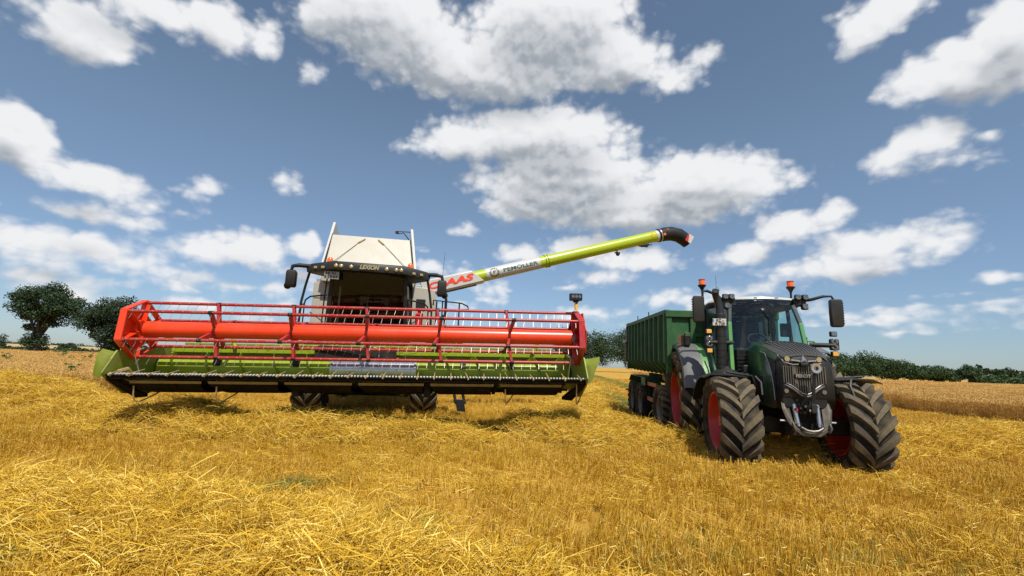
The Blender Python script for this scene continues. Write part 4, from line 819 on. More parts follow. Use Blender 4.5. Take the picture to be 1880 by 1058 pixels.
cp(B().tube([ap(2.85), ap(4.38)], R_+.004, 32), 'auger_band', 'white_clean', 40, parent=au)
bend = R_+.0055
letters('lettering', 'PEMÖLLER', .155, 'letter_teal', au, ap(3.80), ad, AU, .002, 0, .004, mc, bend=bend, width=1.02)
letters('emblem_letter', 'P', .155, 'letter_teal', au, ap(3.07), ad, AU, .002, 0, .004, mc, bend=bend)
gr_ = B(); n = 15
for k in range(n):
    for (r0, r1, f) in ((.095, .112, 1.0), (.112, .142, .5)):
        a0 = 2*math.pi*(k-.5*f)/n; a1 = 2*math.pi*(k+.5*f)/n; q = []
        for r, a in ((r0, a0), (r1, a0), (r1, a1), (r0, a1)):
            u, v = r*math.cos(a), r*math.sin(a); t = v/bend; q.append(ap(3.07)+ad*u+AU*(math.sin(t)*(bend+.002))+AN*(math.cos(t)*(bend+.002)))
        gr_.prism(q, AN*.002)
cp(gr_, 'gear_emblem', 'letter_teal', parent=au)
for a0, a1 in ((40, 80), (215, 300)):
    yb = B()
    for k in range(5):
        b0 = rad(a0+(a1-a0)*k/5); b1 = rad(a0+(a1-a0)*(k+1)/5); q = []
        for r, a in ((.075, b0), (.09, b0), (.09, b1), (.075, b1)):
            u, v = r*math.cos(a), r*math.sin(a); t = v/bend; q.append(ap(3.07)+ad*u+AU*(math.sin(t)*(bend+.002))+AN*(math.cos(t)*(bend+.002)))
        yb.prism(q, AN*.002)
    cp(yb, 'emblem_arc', 'letter_yellow', parent=au)
cp(B().box((0, 0, 0), (.001, .001, .001)) if False else B().tube([ap(4.55), ap(4.60)], R_+.022, 32).tube([ap(4.62), ap(4.66)], R_+.022, 32), 'auger_flange', 'auger_lime', 40, parent=au)
bo = B()
for k in range(12):
    a = 2*math.pi*k/12; c = ap(4.61)+AU*(.18*math.cos(a))+AN*(.18*math.sin(a)); bo.cyl(c-ad*.06, c+ad*.06, .012, 6)
cp(bo, 'flange_bolts', 'steel_dark', parent=au)['kind'] = 'stuff'
cp(B().tube([ap(8.0), ap(8.12)], R_+.008, 32), 'auger_end_ring', 'white_clean', 40, parent=au)
spt = [ap(8.10), ap(8.34), ap(8.56)-AU*.03, ap(8.78)-AU*.13, ap(8.94)-AU*.30, ap(9.02)-AU*.42]
spo = cp(B().tube(spt, [.20, .21, .215, .215, .205, .195], 24), 'rubber_spout', 'spout_black', 45, parent=au)
cp(B().tube([ap(8.14), ap(8.17)], .212, 24), 'spout_clamp', 'steel_bright', 40, parent=spo)
c = ap(8.97)-AU*.33+AN*.205
tx_ = (spt[4]-spt[3]).normalized(); ty_ = AN.cross(tx_).normalized()
q = [c-tx_*.10-ty_*.13, c+tx_*.10-ty_*.13, c+tx_*.10+ty_*.13, c-tx_*.10+ty_*.13]
cp(B().prism([q[0], q[1], q[2], q[3]], AN*.006), 'warning_marker', 'white_clean', parent=spo)
cp(B().prism([q[0]+AN*.008, q[1]*.55+q[0]*.45+AN*.008, q[2]*.1+q[3]*.9+AN*.008, q[3]+AN*.008], AN*.003), 'warning_stripe', 'red_plain', parent=spo)
cp(B().cyl(ap(8.22)+AN*.19-AU*.03, ap(8.22)+AN*.225-AU*.03, .04, 14), 'side_reflector', 'amber', 40, parent=spo)
cp(B().cyl(ap(8.36)+AN*.19+AU*.10, ap(8.36)+AN*.215+AU*.10, .02, 10), 'side_reflector', 'amber', 40, parent=spo)
cp(B().cyl(ap(7.86)+AN*.165+AU*.03, ap(7.86)+AN*.178+AU*.03, .05, 14), 'auger_sticker', 'letter_yellow', 40, parent=au)
bk = B(); p0 = ap(7.42)-AU*.17; bk.tube([p0, p0-AU*.05+ad*.1, p0-AU*.055+ad*.45], .014, 6); bk.tube([p0+ad*.05-AU*.02, p0-AU*.03+ad*.35], .02, 6); bk.box(tuple(p0-AU*.07+ad*.22), (.14, .05, .03)); cp(bk, 'spout_linkage', 'steel_dark', parent=au)
wl = B(); p1 = ap(6.72)-AU*.17; wl.cyl(p1, p1-AU*.05, .02, 8); wl.ball(tuple(p1-AU*.10), .06, 10); wl.box(tuple(p1-AU*.06), (.16, .04, .04)); cp(wl, 'auger_work_lamp', 'black', 50, parent=au)
# ------------------------------------------------------------------ header
HX = .52; a6 = rad(5.4)
HD = tag(empty('grain_header', ((-2.85+HX*math.cos(a6))*SC, (7.2+HX*math.sin(a6))*SC, 0), (0, -rad(1.15), a6)), 'wide raised grain header with red reel carried in front of the combine', 'harvester header')
def hp(b, name, m, smooth=None, bevel=0.0, parent=None): return b.obj(name, m, parent or HD, smooth, bevel, mc)
HW = 3.60; RY, RZ, RR = .50, 1.985, .44
hp(B().cyl((-HW+.12, RY, RZ), (HW-.1, RY, RZ), .130, 36), 'reel_tube', 'reel_red_lit', 40)
# five reel stars and the two hexagonal end plates
ANG = [rad(90+6-60*k) for k in range(6)]
def rp(a, r, x): return (x, RY-math.cos(a)*r*(1), RZ+math.sin(a)*r)
for k in range(1, 6):
    x = -HW+2*HW*k/6; s_ = B()
    for j, a in enumerate(ANG):
        xo = x+(.05 if j % 2 else -.05)
        s_.hexa([Vector(rp(a-.35, .125, x-.024)), Vector(rp(a-.35, .125, x+.024)), Vector(rp(a+.35, .125, x+.024)), Vector(rp(a+.35, .125, x-.024)),
                 Vector(rp(a-.08, RR, xo-.022)), Vector(rp(a-.08, RR, xo+.022)), Vector(rp(a+.08, RR, xo+.022)), Vector(rp(a+.08, RR, xo-.022))])
    s_.cyl((x-.02, RY, RZ), (x+.02, RY, RZ), .145, 24); so = hp(s_, 'reel_star', 'reel_red', bevel=.006)
    for j, a in enumerate(ANG):
        xo = x+(.05 if j % 2 else -.05); hp(B().cyl(rp(a, RR, xo-.035), rp(a, RR, xo+.035), .032, 10), 'bat_clamp', 'black', 40, parent=so)
for s in (-1, 1):
    x = s*HW; e = B(); n = 6; R2 = RR+.035
    for j in range(6):
        a0, a1 = ANG[j], ANG[(j+1) % 6]; e.beam(rp(a0, R2, x), rp(a1, R2, x), .10, .022, (0, 0, 1)); e.beam(rp(a0, R2*.99, x-s*.02), rp(a0, .12, x-s*.02), .016, .13, (1, 0, 0))
    e.prism([rp(a, R2*.72, x+s*.012) for a in ANG], (s*.012, 0, 0)); e.cyl((x-.05, RY, RZ), (x+.05, RY, RZ), .15, 20)
    hp(e, 'reel_end_plate', 'reel_red_lit' if s < 0 else 'reel_red', bevel=.004)  # left plate takes the painted sunlit tone, right plate the darker red
    # reel arm and its guard outside the plate
    hp(B().beam((x+s*.08, RY, RZ), (x+s*.08, 1.5, 1.92), .05, .10), 'reel_arm', 'lime', bevel=.01)
tine = B(); tine.tube([(0, 0, 0), (0, -.014, -.035), (-.003, -.030, -.070), (-.006, -.048, -.108)], .0026, 4); TM = tine.mesh('tine'); TM.materials.append(MAT['tine_metal'])
for v in TM.vertices: v.co *= SC
bolt = B(); bolt.cyl((0, -.024, .004), (0, -.034, .004), .009, 6); 
for j, a in enumerate(ANG):
    c = rp(a, RR, 0); bt = hp(B().cyl((-HW+.03, c[1], c[2]), (HW-.03, c[1], c[2]), .026, 10), 'reel_bat', 'reel_red', 45)
    n = 49
    for i in range(n):
        x = -HW+.10+(2*HW-.2)*i/(n-1); link_mesh('tine', TM, bt, mc((x, c[1], c[2]-.012)), (random.gauss(0, .06), random.gauss(0, .05), 0))
    bb = B()
    for i in range(n): x = -HW+.10+(2*HW-.2)*i/(n-1); bb.cyl((x+.02, c[1]-.018, c[2]+.006), (x+.02, c[1]-.030, c[2]+.006), .011, 6)
    hp(bb, 'bat_clips', 'tine_metal', parent=bt)['kind'] = 'stuff'
# trough, auger drum and flights
TW = HW+.05
hp(B().sheet([[(-TW, .06, 1.262), (TW, .06, 1.262)], [(-TW, .45, 1.20), (TW, .45, 1.20)], [(-TW, .75, 1.10), (TW, .75, 1.10)], [(-TW, 1.2, 1.06), (TW, 1.2, 1.06)], [(-TW, 1.45, 1.16), (TW, 1.45, 1.16)], [(-TW, 1.53, 1.35), (TW, 1.53, 1.35)], [(-TW, 1.55, 1.64), (TW, 1.55, 1.64)]], .012), 'trough_floor', 'lime_dusty', 50)
hp(B().box((-2.05, 1.55, 1.69), (3.3, .10, .10)).box((2.05, 1.55, 1.69), (3.3, .10, .10)).box((0, 1.56, 1.685), (.80, .09, .085)), 'rear_beam', 'lime', bevel=.012)
hp(B().cyl((-TW+.15, 1.60, 1.80), (TW-.3, 1.60, 1.80), .022, 8), 'rear_tube', 'lime_dusty', 45)
for x in np.linspace(-TW+.4, TW-.5, 7): hp(B().box((x, 1.57, 1.75), (.05, .04, .12)), 'tube_bracket', 'lime_dusty')
for k, x in enumerate((-2.55, 2.95)): hp(B().beam((x, 1.45, 1.72), (x-.16*(1 if k == 0 else -1), 1.62, 1.98), .05, .07), 'beam_brace', 'lime', bevel=.01)
AY, AZ, AR, FR = 1.21, 1.365, .19, .285
hp(B().cyl((-TW+.05, AY, AZ), (-.72, AY, AZ), AR, 28), 'auger_drum', 'lime', 40); hp(B().cyl((.78, AY, AZ), (TW-.05, AY, AZ), AR, 28), 'auger_drum', 'lime', 40)
hp(B().cyl((-.72, AY, AZ), (.78, AY, AZ), AR*1.03, 28).cyl((-.22, AY, AZ), (-.18, AY, AZ), AR*1.12, 28).cyl((-.72, AY, AZ), (-.68, AY, AZ), AR*1.12, 28).cyl((.74, AY, AZ), (.78, AY, AZ), AR*1.12, 28), 'auger_drum_centre', 'steel_bright', 40)
def flight(x0, x1, turns, ph, hand):
    g = []; n = int(abs(turns)*24)
    for i in range(n+1):
        t = i/n; a = ph+hand*2*math.pi*turns*t; x = x0+(x1-x0)*t; g.append([(x, AY+AR*.98*math.cos(a), AZ+AR*.98*math.sin(a)), (x, AY+FR*math.cos(a), AZ+FR*math.sin(a))])
    return B().sheet(g, .008, (1, 0, 0))
hp(flight(-TW+.1, -.80, 4.9, .3, 1), 'auger_flight', 'lime', 50); hp(flight(TW-.1, .86, 4.9, 2.6, -1), 'auger_flight', 'lime', 50)
fg = B()
for k in range(22):
    x = -.62+.062*k; a = k*2.4; fg.tube([(x, AY+.1*math.cos(a), AZ+.1*math.sin(a)), (x, AY+.30*math.cos(a), AZ+.30*math.sin(a))], .008, 5)
hp(fg, 'feed_fingers', 'steel_worn')['kind'] = 'stuff'
for x, m_ in ((-1.30, 'black'), (1.62, 'steel_worn'), (-2.62, 'black'), (2.5, 'black')): hp(B().cyl((x-.05, AY-.17, AZ+.10), (x+.05, AY-.17, AZ+.10), .055, 12), 'auger_bearing', m_, 40)
# knife: bar, guards, blades, crop lifters
hp(B().box((0, .02, 1.268), (2*TW, .07, .024)).box((0, .03, 1.235), (2*TW, .05, .05)), 'knife_bar', 'skid_brown', bevel=.005)
gd = B(); bl = B()
for i in range(150):
    x = -TW+.04+(2*TW-.08)*i/149; gd.add([(x-.013, -.01, 1.262), (x+.013, -.01, 1.262), (x+.013, -.01, 1.288), (x-.013, -.01, 1.288), (x, -.085, 1.270)], [(0, 1, 2, 3), (1, 0, 4), (2, 1, 4), (3, 2, 4), (0, 3, 4)])
    x2 = x+.025; bl.add([(x2-.016, .02, 1.306), (x2+.016, .02, 1.306), (x2, -.05, 1.286), (x2-.016, .02, 1.284), (x2+.016, .02, 1.284), (x2, -.05, 1.280)], [(0, 1, 2), (5, 4, 3), (0, 2, 5, 3), (1, 4, 5, 2), (0, 3, 4, 1)])
hp(gd, 'knife_guards', 'black')['kind'] = 'stuff'; hp(bl, 'knife_blades', 'blade_metal')['kind'] = 'stuff'
lf = B(); lf.tube([(0, -.06, -.03), (0, -.05, .012), (0, .04, .03), (0, .24, .075)], [.008, .010, .010, .006], 5); lf.box((0, -.05, -.005), (.02, .10, .022)); LM = lf.mesh('crop_lifter', None, 50); LM.materials.append(MAT['lifter'])
for v in LM.vertices: v.co *= SC
for i in range(28): link_mesh('crop_lifter', LM, HD, mc((-TW+.12+(2*TW-.24)*i/27, -.01, 1.282)), (random.gauss(0, .05), 0, random.gauss(0, .05)))
# plates under the knife, frame, skid hoops
for i in range(6):
    x0 = -TW+.32+i*(2*TW-.64)/6; x1 = x0+(2*TW-.64)/6-.09
    hp(B().sheet([[(x0, .03, 1.190), (x1, .03, 1.190)], [(x0+.01, .05, 1.150), (x1-.01, .05, 1.150)]], .014, (0, -1, 0)), 'skid_front', 'skid_lit_yellow', 20)
    hp(B().sheet([[(x0+.02, .06, 1.148), (x1-.02, .06, 1.148)], [(x0+.07, .20, 1.06), (x1-.04, .20, 1.06)], [(x0+.12, .45, 1.01), (x1-.02, .45, 1.01)], [(x0+.14, 1.05, 1.01), (x1-.02, 1.05, 1.01)]], .014), 'skid_plate', 'skid_brown', 20)
    hp(B().box((x1+.045, .55, 1.10), (.06, .9, .05), (rad(-14), 0, 0)), 'under_rib', 'chassis', bevel=.008)
hp(B().box((0, 1.2, 1.05), (2*TW-.4, .35, .10)).box((0, .9, 1.07), (2*TW-.3, .25, .04)), 'frame_tube', 'chassis', bevel=.02)
for x in (-3.30, -2.12, 2.32, 3.50):
    hp(B().tube([(x, .10, 1.20), (x, .12, .98), (x+.005, .16, .89), (x+.03, .22, .865), (x+.10, .34, .93), (x+.16, .45, 1.0)], .011, 6), 'skid_hoop', 'lifter', 50)
for x in (-1.0, 1.05): hp(B().box((x, .35, 1.07), (.10, .25, .22)).cyl((x-.06, .3, 1.12), (x+.06, .3, 1.12), .05, 10), 'under_bracket', 'chassis', bevel=.01)
# crop dividers at both ends
for s in (-1, 1):
    x = s*(TW-.02); d = B()
    d.prism([(x, -.10, 1.30), (x, .05, 1.18), (x, .40, .98), (x, .95, .93), (x, 1.42, 1.05), (x, 1.45, 1.75), (x, .60, 1.66), (x, .15, 1.64)], (s*.03, 0, 0))
    hp(d, 'side_wall', 'lime_dusty', bevel=.008)
    fl = .8 if s < 0 else 1.6
    g = [[(x, .30, 1.62), (x+s*.08, .15, 1.62), (x+s*.15, .02, 1.655)], [(x+s*.01, .05, 1.50), (x+s*.07, -.04, 1.51), (x+s*.13, -.10, 1.57)], [(x+s*.01, -.06, 1.34), (x+s*.05, -.13, 1.37), (x+s*.07, -.17, 1.43)], [(x, -.14, 1.22), (x+s*.015, -.18, 1.24), (x+s*.03, -.22, 1.27)]]
    g = [[(x+(q[0]-x)*fl, q[1], q[2]) for q in r] for r in g]
    hp(B().sheet(g, .012, (0, -1, 0)), 'crop_divider', 'lime_dusty', 50)
    hp(B().hexa([(x-s*.10, .05, 1.19), (x+s*.02, .02, 1.20), (x-s*.12, .5, .90), (x-s*.30, .5, .92), (x-s*.10, .05, 1.23), (x+s*.02, .02, 1.24), (x-s*.12, .5, .96), (x-s*.30, .5, .97)]), 'divider_skid', 'skid_brown', bevel=.006)
    hp(B().tube([(x-s*.22, .35, 1.30), (x-s*.20, .2, 1.62), (x-s*.24, .35, 1.68)], .010, 5), 'divider_rod', 'tine_metal')
hp(B().prism([(TW+.10, .25, 1.30), (TW+.10, .55, 1.30), (TW+.10, .50, 1.55), (TW+.10, .30, 1.55)], (.02, 0, 0)), 'reflector_board', 'white_clean')
hp(B().tube([(-TW+.16, .3, 1.28), (-TW+.20, .15, 1.36), (-TW+.17, .0, 1.32)], .03, 6), 'straw_wad', 'lifter', 50)
# work lamp on the right end, position markers
hp(B().cyl((HW-.02, .42, 2.47), (HW-.02, .42, 2.62), .03, 8), 'lamp_post', 'letter_yellow', 45)
lo = hp(B().box((HW-.03, .40, 2.70), (.22, .10, .13)).box((HW-.03, .40, 2.63), (.10, .06, .05)).beam((HW-.03, .40, 2.57), (HW+.02, .40, 2.66), .03, .03), 'work_lamp', 'black', bevel=.02)
for k in (-1, 0, 1): hp(B().cyl((HW-.03+k*.06, .345, 2.705), (HW-.03+k*.06, .352, 2.705), .026, 12), 'lamp_lens', 'lamp_glass', 40, parent=lo)
for s in (-1, 1): hp(B().box((s*(HW+.13), RY+.05, 2.02), (.10, .03, .10)).box((s*(HW+.07), RY+.05, 2.02), (.06, .02, .03)), 'side_marker', 'lime_dusty', bevel=.008)
hp(B().prism([(HW+.09, .25, 1.72), (HW+.09, .75, 1.72), (HW+.09, .85, 2.1), (HW+.09, .62, 2.42), (HW+.09, .40, 2.42), (HW+.09, .20, 2.1)], (.02, 0, 0)), 'reel_guard', 'reel_red', bevel=.006)

# chaff and straw caught on the header
random.seed(77); ch = Tones()
for k in range(420):
    w_ = random.random(); x = random.gauss(0, 1.5) if w_ < .6 else random.uniform(-HW, HW); x = max(-HW, min(HW, x))
    if w_ < .55: y, z = 1.55+random.gauss(0, .05), 1.75+abs(random.gauss(0, .025))
    elif w_ < .8: y, z = .1+random.random()*.3, 1.29+random.random()*.03-.1*random.random()
    else: y, z = 1.60+random.gauss(0, .02), 1.83+abs(random.gauss(0, .02))
    a = random.random()*6.28; e = random.gauss(0, .35); l = random.uniform(.05, .22)*.6; d = Vector((math.cos(a)*math.cos(e), math.sin(a)*math.cos(e)*.5, math.sin(e)))*l
    p = Vector(mc((x, y, z))); ch.strip([p-d, p+Vector((0, 0, random.uniform(-.02, .01))), p+d], .007, random.random())
co = link_mesh('chaff', ch.mesh('chaff', 'straw'), HD); co['kind'] = 'stuff'
# ------------------------------------------------------------------ tractor
TR = tag(empty('tractor', (5.0, 8.05, 0), (0, 0, rad(-9))), 'dark green tractor with red rims standing in front of the green trailer', 'tractor')
TPL = []
def tp(b, name, m, smooth=None, bevel=0.0, parent=None):
    o = b.obj(name, m, parent or TR, smooth, bevel)
    if parent is None: TPL.append(o)
    return o
OX = -.03
for s in (-1, 1):
    wheel(TR, 'front_wheel', (-1.15, -.10, .72) if s < 0 else (.82, .02, .72), .755, .60, .47, 17, rad(26), .125, .065, 'rim_red', steer=rad(-1), side=s, spin=.16)
    wheel(TR, 'rear_wheel', (OX+s*1.24, 2.42, .96), 1.03, .70, .64, 19, rad(24), .11, .065, 'rim_red', side=s, spin=.05)
tp(B().box((OX, 1.3, .80), (.62, 3.2, .50)).box((OX, .0, .70), (1.5, .26, .26)).box((OX, 2.72, .95), (1.6, .5, .5)), 'chassis', 'chassis', bevel=.03)
for s in (-1, 1):
    tp(B().cyl((OX+s*.30, -.08, .62), (OX+s*.68, -.08, .66), .045, 10).box((OX+s*.74, -.05, .66), (.16, .14, .18)), 'steering_cylinder', 'link_steel', bevel=.01)
    # front mudguards
    g = []
    for i in range(9):
        a = rad(80+75*i/8); xc = -1.15 if s < 0 else .82; g.append([(xc-s*.28, -.04-.84*math.cos(a), .70+.80*math.sin(a)), (xc, -.04-.85*math.cos(a), .70+.825*math.sin(a)), (xc+s*.30, -.04-.85*math.cos(a), .70+.825*math.sin(a)), (xc+s*.42, -.04-.83*math.cos(a), .70+.77*math.sin(a))])
    tp(B().sheet(g, .018, (0, 0, 1)), 'front_mudguard', 'plastic_dark', 45)
    tp(B().tube([(OX+s*.62, .12, .8), (OX+s*.60, .12, 1.35), (OX+s*.66, .10, 1.50), (OX+s*1.1, .06, 1.555)], .024, 8).tube([(OX+s*.70, -.46, 1.20), (OX+s*.68, -.38, 1.40), (OX+s*.74, -.3, 1.50)], .02, 6), 'mudguard_bracket', 'plastic_dark', 50)
    # rear mudguards: dark grey outer band, green inner shoulder
    g = []; g2 = []; g3 = []
    for i in range(15):
        a0_ = 12 if s < 0 else 62; a = rad(a0_+(146-a0_)*i/14); r = 1.13; cy, cz = 2.42-r*math.cos(a), .98+r*math.sin(a)*1.06; dy, dz = -math.cos(a), math.sin(a)
        g.append([(OX+s*1.55, cy-dy*.10, cz-dz*.10), (OX+s*1.54, cy-dy*.03, cz-dz*.03), (OX+s*1.48, cy, cz), (OX+s*1.14, cy, cz)])
        g2.append([(OX+s*1.14, cy, cz+.002), (OX+s*1.02, cy+dy*.01, cz+.012)]); g3.append([(OX+s*1.02, cy+dy*.01, cz+.012), (OX+s*.90, cy+dy*.02, cz+.02), (OX+s*.82, cy+dy*.02, cz-.12)])
    tp(B().sheet(g3, .02, (0, 0, 1)), 'mudguard_panel', 'tractor_green', 40)
    tp(B().sheet(g, .02, (0, 0, 1)), 'rear_mudguard', 'fender_grey', 40)
    tp(B().sheet(g2, .02, (0, 0, 1)), 'mudguard_shoulder', 'tractor_green_light', 40)
    tp(B().box((OX+s*1.49, 1.70, 1.52), (.12, .03, .05)), 'mudguard_reflector', 'amber', bevel=.01)
    # cab side below the doors, steps, tank
    tp(B().hexa([(OX+s*.45, .80, .72), (OX+s*1.02, .95, .72), (OX+s*1.02, 1.62, .72), (OX+s*.45, 1.62, .72), (OX+s*.45, .80, 1.32), (OX+s*.98, .90, 1.38), (OX+s*.98, 1.66, 1.42), (OX+s*.45, 1.66, 1.42)]), 'fuel_tank', 'plastic_dark', bevel=.05)
    for k in range(3): tp(B().box((OX+s*1.16, 1.30, .55+.24*k), (.22, .32, .035)), 'step', 'chassis', bevel=.008)
    tp(B().box((OX+s*.84, 1.78, 1.78), (.06, .30, .55)), 'cab_side_shoulder', 'tractor_green', bevel=.03)
# bonnet
def hood_ring(y, w, zt, zb, crown=.05):
    return [(OX-w, y, zb), (OX-w*1.02, y, zb+(zt-zb)*.55), (OX-w*.99, y, zt-.14), (OX-w*.86, y, zt-.04), (OX-w*.5, y, zt+crown*.6), (OX, y, zt+crown), (OX+w*.5, y, zt+crown*.6), (OX+w*.86, y, zt-.04), (OX+w*.99, y, zt-.14), (OX+w*1.02, y, zb+(zt-zb)*.55), (OX+w, y, zb)]
tp(B().loft([hood_ring(.92, .46, 2.13, 1.05), hood_ring(.55, .47, 2.12, 1.02), hood_ring(.15, .475, 2.05, 1.0), hood_ring(-.22, .455, 1.945, .98), hood_ring(-.34, .43, 1.905, 1.0)]), 'bonnet', 'tractor_green', 30)
for s in (-1, 1): tp(B().box((OX+s*.49, .42, 1.30), (.02, .6, .42)), 'bonnet_side_vent', 'plastic_dark', bevel=.01)
def hx(y): return float(np.interp(y, [-.50, -.36, -.22, .15, .55], [.36, .425, .455, .475, .47]))
def hz(y): return float(np.interp(y, [-.50, -.36, -.22, .15, .55], [1.82, 1.90, 1.945, 2.05, 2.12]))
# dark nose cover over the front, its ridged top and the green rear collar
tp(B().loft([hood_ring(-.335, .435, 1.910, 1.0), hood_ring(-.44, .41, 1.86, 1.12), hood_ring(-.485, .37, 1.80, 1.22)]), 'nose_cover', 'plastic_dark', 35)
for s in (-1, 1):
    # curved black panel along the upper side with a pale edge line
    pts = [(.12, hz(.12)-.10), (-.06, 1.905), (-.18, 1.76), (-.26, 1.58), (-.30, 1.35), (-.32, 1.12)]
    b = B(); rows = [[(OX+s*(hx(y)*1.02+.006), y, z), (OX+s*(hx(min(y, -.05) if z > 1.9 else -.34)*1.02+.006), (y if z > 1.9 else -.36), (hz(y)-.10 if z > 1.9 else z+.02))] for y, z in pts]; tp(b.sheet(rows, .006, (-s, 0, 0)), 'bonnet_side_trim', 'plastic_dark')
    tp(B().tube([(OX+s*(hx(y)*1.02+.010), y, z) for y, z in pts], .007, 5), 'trim_edge', 'silver', 50)
rows = []
for i in range(9):
    y = .38-.87*i/8; w = hx(y)*(.86 if i else .80); rows.append([(OX+u*w, y, hz(y)+.012+(.05*(1-u*u) if abs(u) < 1 else -.04)) for u in (-1, -.8, -.5, -.2, 0, .2, .5, .8, 1)])
tp(B().sheet(rows, .02, (0, 0, 1)), 'bonnet_top_panel', 'tractor_grey', 40)
for k in range(11):
    u = -.82+1.64*k/10; rb = []
    for i in range(9):
        y = .32-.79*i/8; w = hx(y)*.86; rb.append((OX+u*w*(1-.12*i/8), y, hz(y)+.012+.05*(1-u*u)+.006))
    tp(B().tube(rb, .009, 4), 'panel_ridge', 'tractor_grey', 60)
# face: headlights, emblem, grille slats, chrome Vs, bumper
NY = -.50; NZ = .085; _k0 = len(TPL)
for s in (-1, 1):
    hl = tp(B().prism([(OX+s*.05, NY-.015, 1.655), (OX+s*.17, NY-.01, 1.665), (OX+s*.335, NY+.05, 1.70), (OX+s*.385, NY+.13, 1.80), (OX+s*.34, NY+.06, 1.76), (OX+s*.18, NY+.01, 1.725)], (0, .03, 0)), 'headlight', 'black', bevel=.004)
    tp(B().cyl((OX+s*.255, NY+.006, 1.722), (OX+s*.255, NY+.03, 1.722), .042, 18), 'lamp_lens', 'lamp_warm', 40, parent=hl)
    tp(B().beam((OX+s*.06, NY-.022, 1.69), (OX+s*.20, NY-.012, 1.705), .012, .022), 'daylight_strip', 'silver', parent=hl)
    tp(B().tube([(OX+s*.09, NY-.02, 1.635), (OX+s*.18, NY-.012, 1.63), (OX+s*.30, NY+.025, 1.665), (OX+s*.375, NY+.11, 1.79)], .008, 6), 'headlight_trim', 'silver', 50)
    tp(B().tube([(OX+s*.385, NY+.12, 1.30), (OX+s*.30, NY+.02, 1.29), (OX+s*.20, NY-.005, 1.235), (OX+s*.07, NY-.02, 1.13), (OX, NY-.025, 1.115)], .022, 8), 'grille_surround', 'tractor_grey', 50)
    tp(B().tube([(OX+s*.37, NY+.09, 1.33), (OX+s*.28, NY+.01, 1.325), (OX+s*.19, NY-.012, 1.27), (OX+s*.06, NY-.028, 1.17), (OX, NY-.03, 1.155)], .009, 6), 'grille_trim', 'silver', 50)
    tp(B().cyl((OX+s*.30, NY+.0, 1.20), (OX+s*.30, NY+.05, 1.20), .035, 14), 'front_lamp', 'lamp_glass', 40)
gp = B()
tp(B().prism([(OX-.355, NY+.025, 1.60), (OX+.355, NY+.025, 1.60), (OX+.33, NY+.02, 1.32), (OX+.20, NY+.01, 1.28), (OX+.02, NY+.0, 1.16), (OX-.02, NY+.0, 1.16), (OX-.20, NY+.01, 1.28), (OX-.33, NY+.02, 1.32)], (0, .05, 0)), 'grille_mesh', 'plastic_dark')
for k in range(19):
    u = -.33+.66*k/18; zb = 1.17+.38*min(1, abs(u)/.33)**1.1*.42; tp(B().box((OX+u, NY+.012, (1.60+zb)/2), (.016, .03, 1.60-zb)), 'grille_slat', 'grille_grey', bevel=.004)
for s in (-1, 1):
    tp(B().prism([(OX+s*.13, NY-.004, 1.60), (OX+s*.19, NY-.002, 1.60), (OX+s*.16, NY-.002, 1.34), (OX+s*.11, NY-.004, 1.30)], (0, .02, 0)), 'grille_blade', 'grille_grey', bevel=.004)
em = tp(B().add([(OX-.06, NY-.03, 1.665), (OX+.06, NY-.03, 1.665), (OX, NY-.06, 1.70), (OX, NY+.02, 1.80), (OX-.035, NY-.02, 1.72), (OX+.035, NY-.02, 1.72)], [(0, 1, 2), (0, 2, 4), (1, 5, 2), (4, 2, 3), (5, 3, 2), (0, 4, 3, 5, 1)]), 'bonnet_emblem', 'silver')
tp(B().box((OX, NY-.03, 1.63), (.13, .05, .06)), 'camera_housing', 'black', bevel=.015)
bd = tp(B().box((OX-.03, NY-.015, 1.445), (.27, .02, .075)), 'name_badge', 'black', bevel=.01)
letters('lettering', 'FENDT', .070, 'silver', bd, (OX-.03, NY-.027, 1.445), (1, 0, 0), (0, 0, 1), .002, 0, .002, None, width=.235)
tp(B().hexa([(OX-.36, NY+.05, .92), (OX+.36, NY+.05, .92), (OX+.36, .0, .92), (OX-.36, .0, .92), (OX-.37, NY+.03, 1.24), (OX+.37, NY+.03, 1.24), (OX+.40, .0, 1.3), (OX-.40, .0, 1.3)]), 'front_bumper', 'plastic_dark', bevel=.03)
for ch in TPL[_k0:]: ch.scale = (.95, 1, 1); ch.location = (-.055, 0, NZ)
# front linkage
LY = -.62; _k1 = len(TPL)
for s in (-1, 1):
    arm = [(OX+s*.36, LY+.10, 1.12), (OX+s*.40, LY-.02, 1.06), (OX+s*.42, LY-.10, .90), (OX+s*.36, LY-.16, .72), (OX+s*.31, LY-.20, .64), (OX+s*.25, LY-.17, .60), (OX+s*.23, LY-.10, .66), (OX+s*.30, LY-.04, .80), (OX+s*.31, LY, .98), (OX+s*.32, LY+.10, 1.08)]
    tp(B().prism(arm, (s*.05, .02, 0)), 'linkage_arm', 'link_steel', bevel=.008)
    tp(B().tube([(OX+s*.29, LY-.12, .60), (OX+s*.31, LY-.22, .585), (OX+s*.34, LY-.24, .64), (OX+s*.335, LY-.2, .70)], .024, 8), 'linkage_hook', 'link_steel', 50)
    tp(B().cyl((OX+s*.22, LY-.02, .98), (OX+s*.20, LY-.10, .68), .045, 12).cyl((OX+s*.20, LY-.06, .84), (OX+s*.19, LY-.12, .64), .03, 10), 'lift_cylinder', 'steel_bright', 40)
    tp(B().cyl((OX+s*.40, LY-.08, .72), (OX+s*.52, LY-.08, .72), .018, 8), 'linkage_pin', 'steel_bright', 40)
u = B(); pr = [(OX-.30, .66), (OX-.18, .585), (OX, .555), (OX+.18, .585), (OX+.30, .66), (OX+.30, .58), (OX+.16, .50), (OX-.16, .50), (OX-.30, .58)]
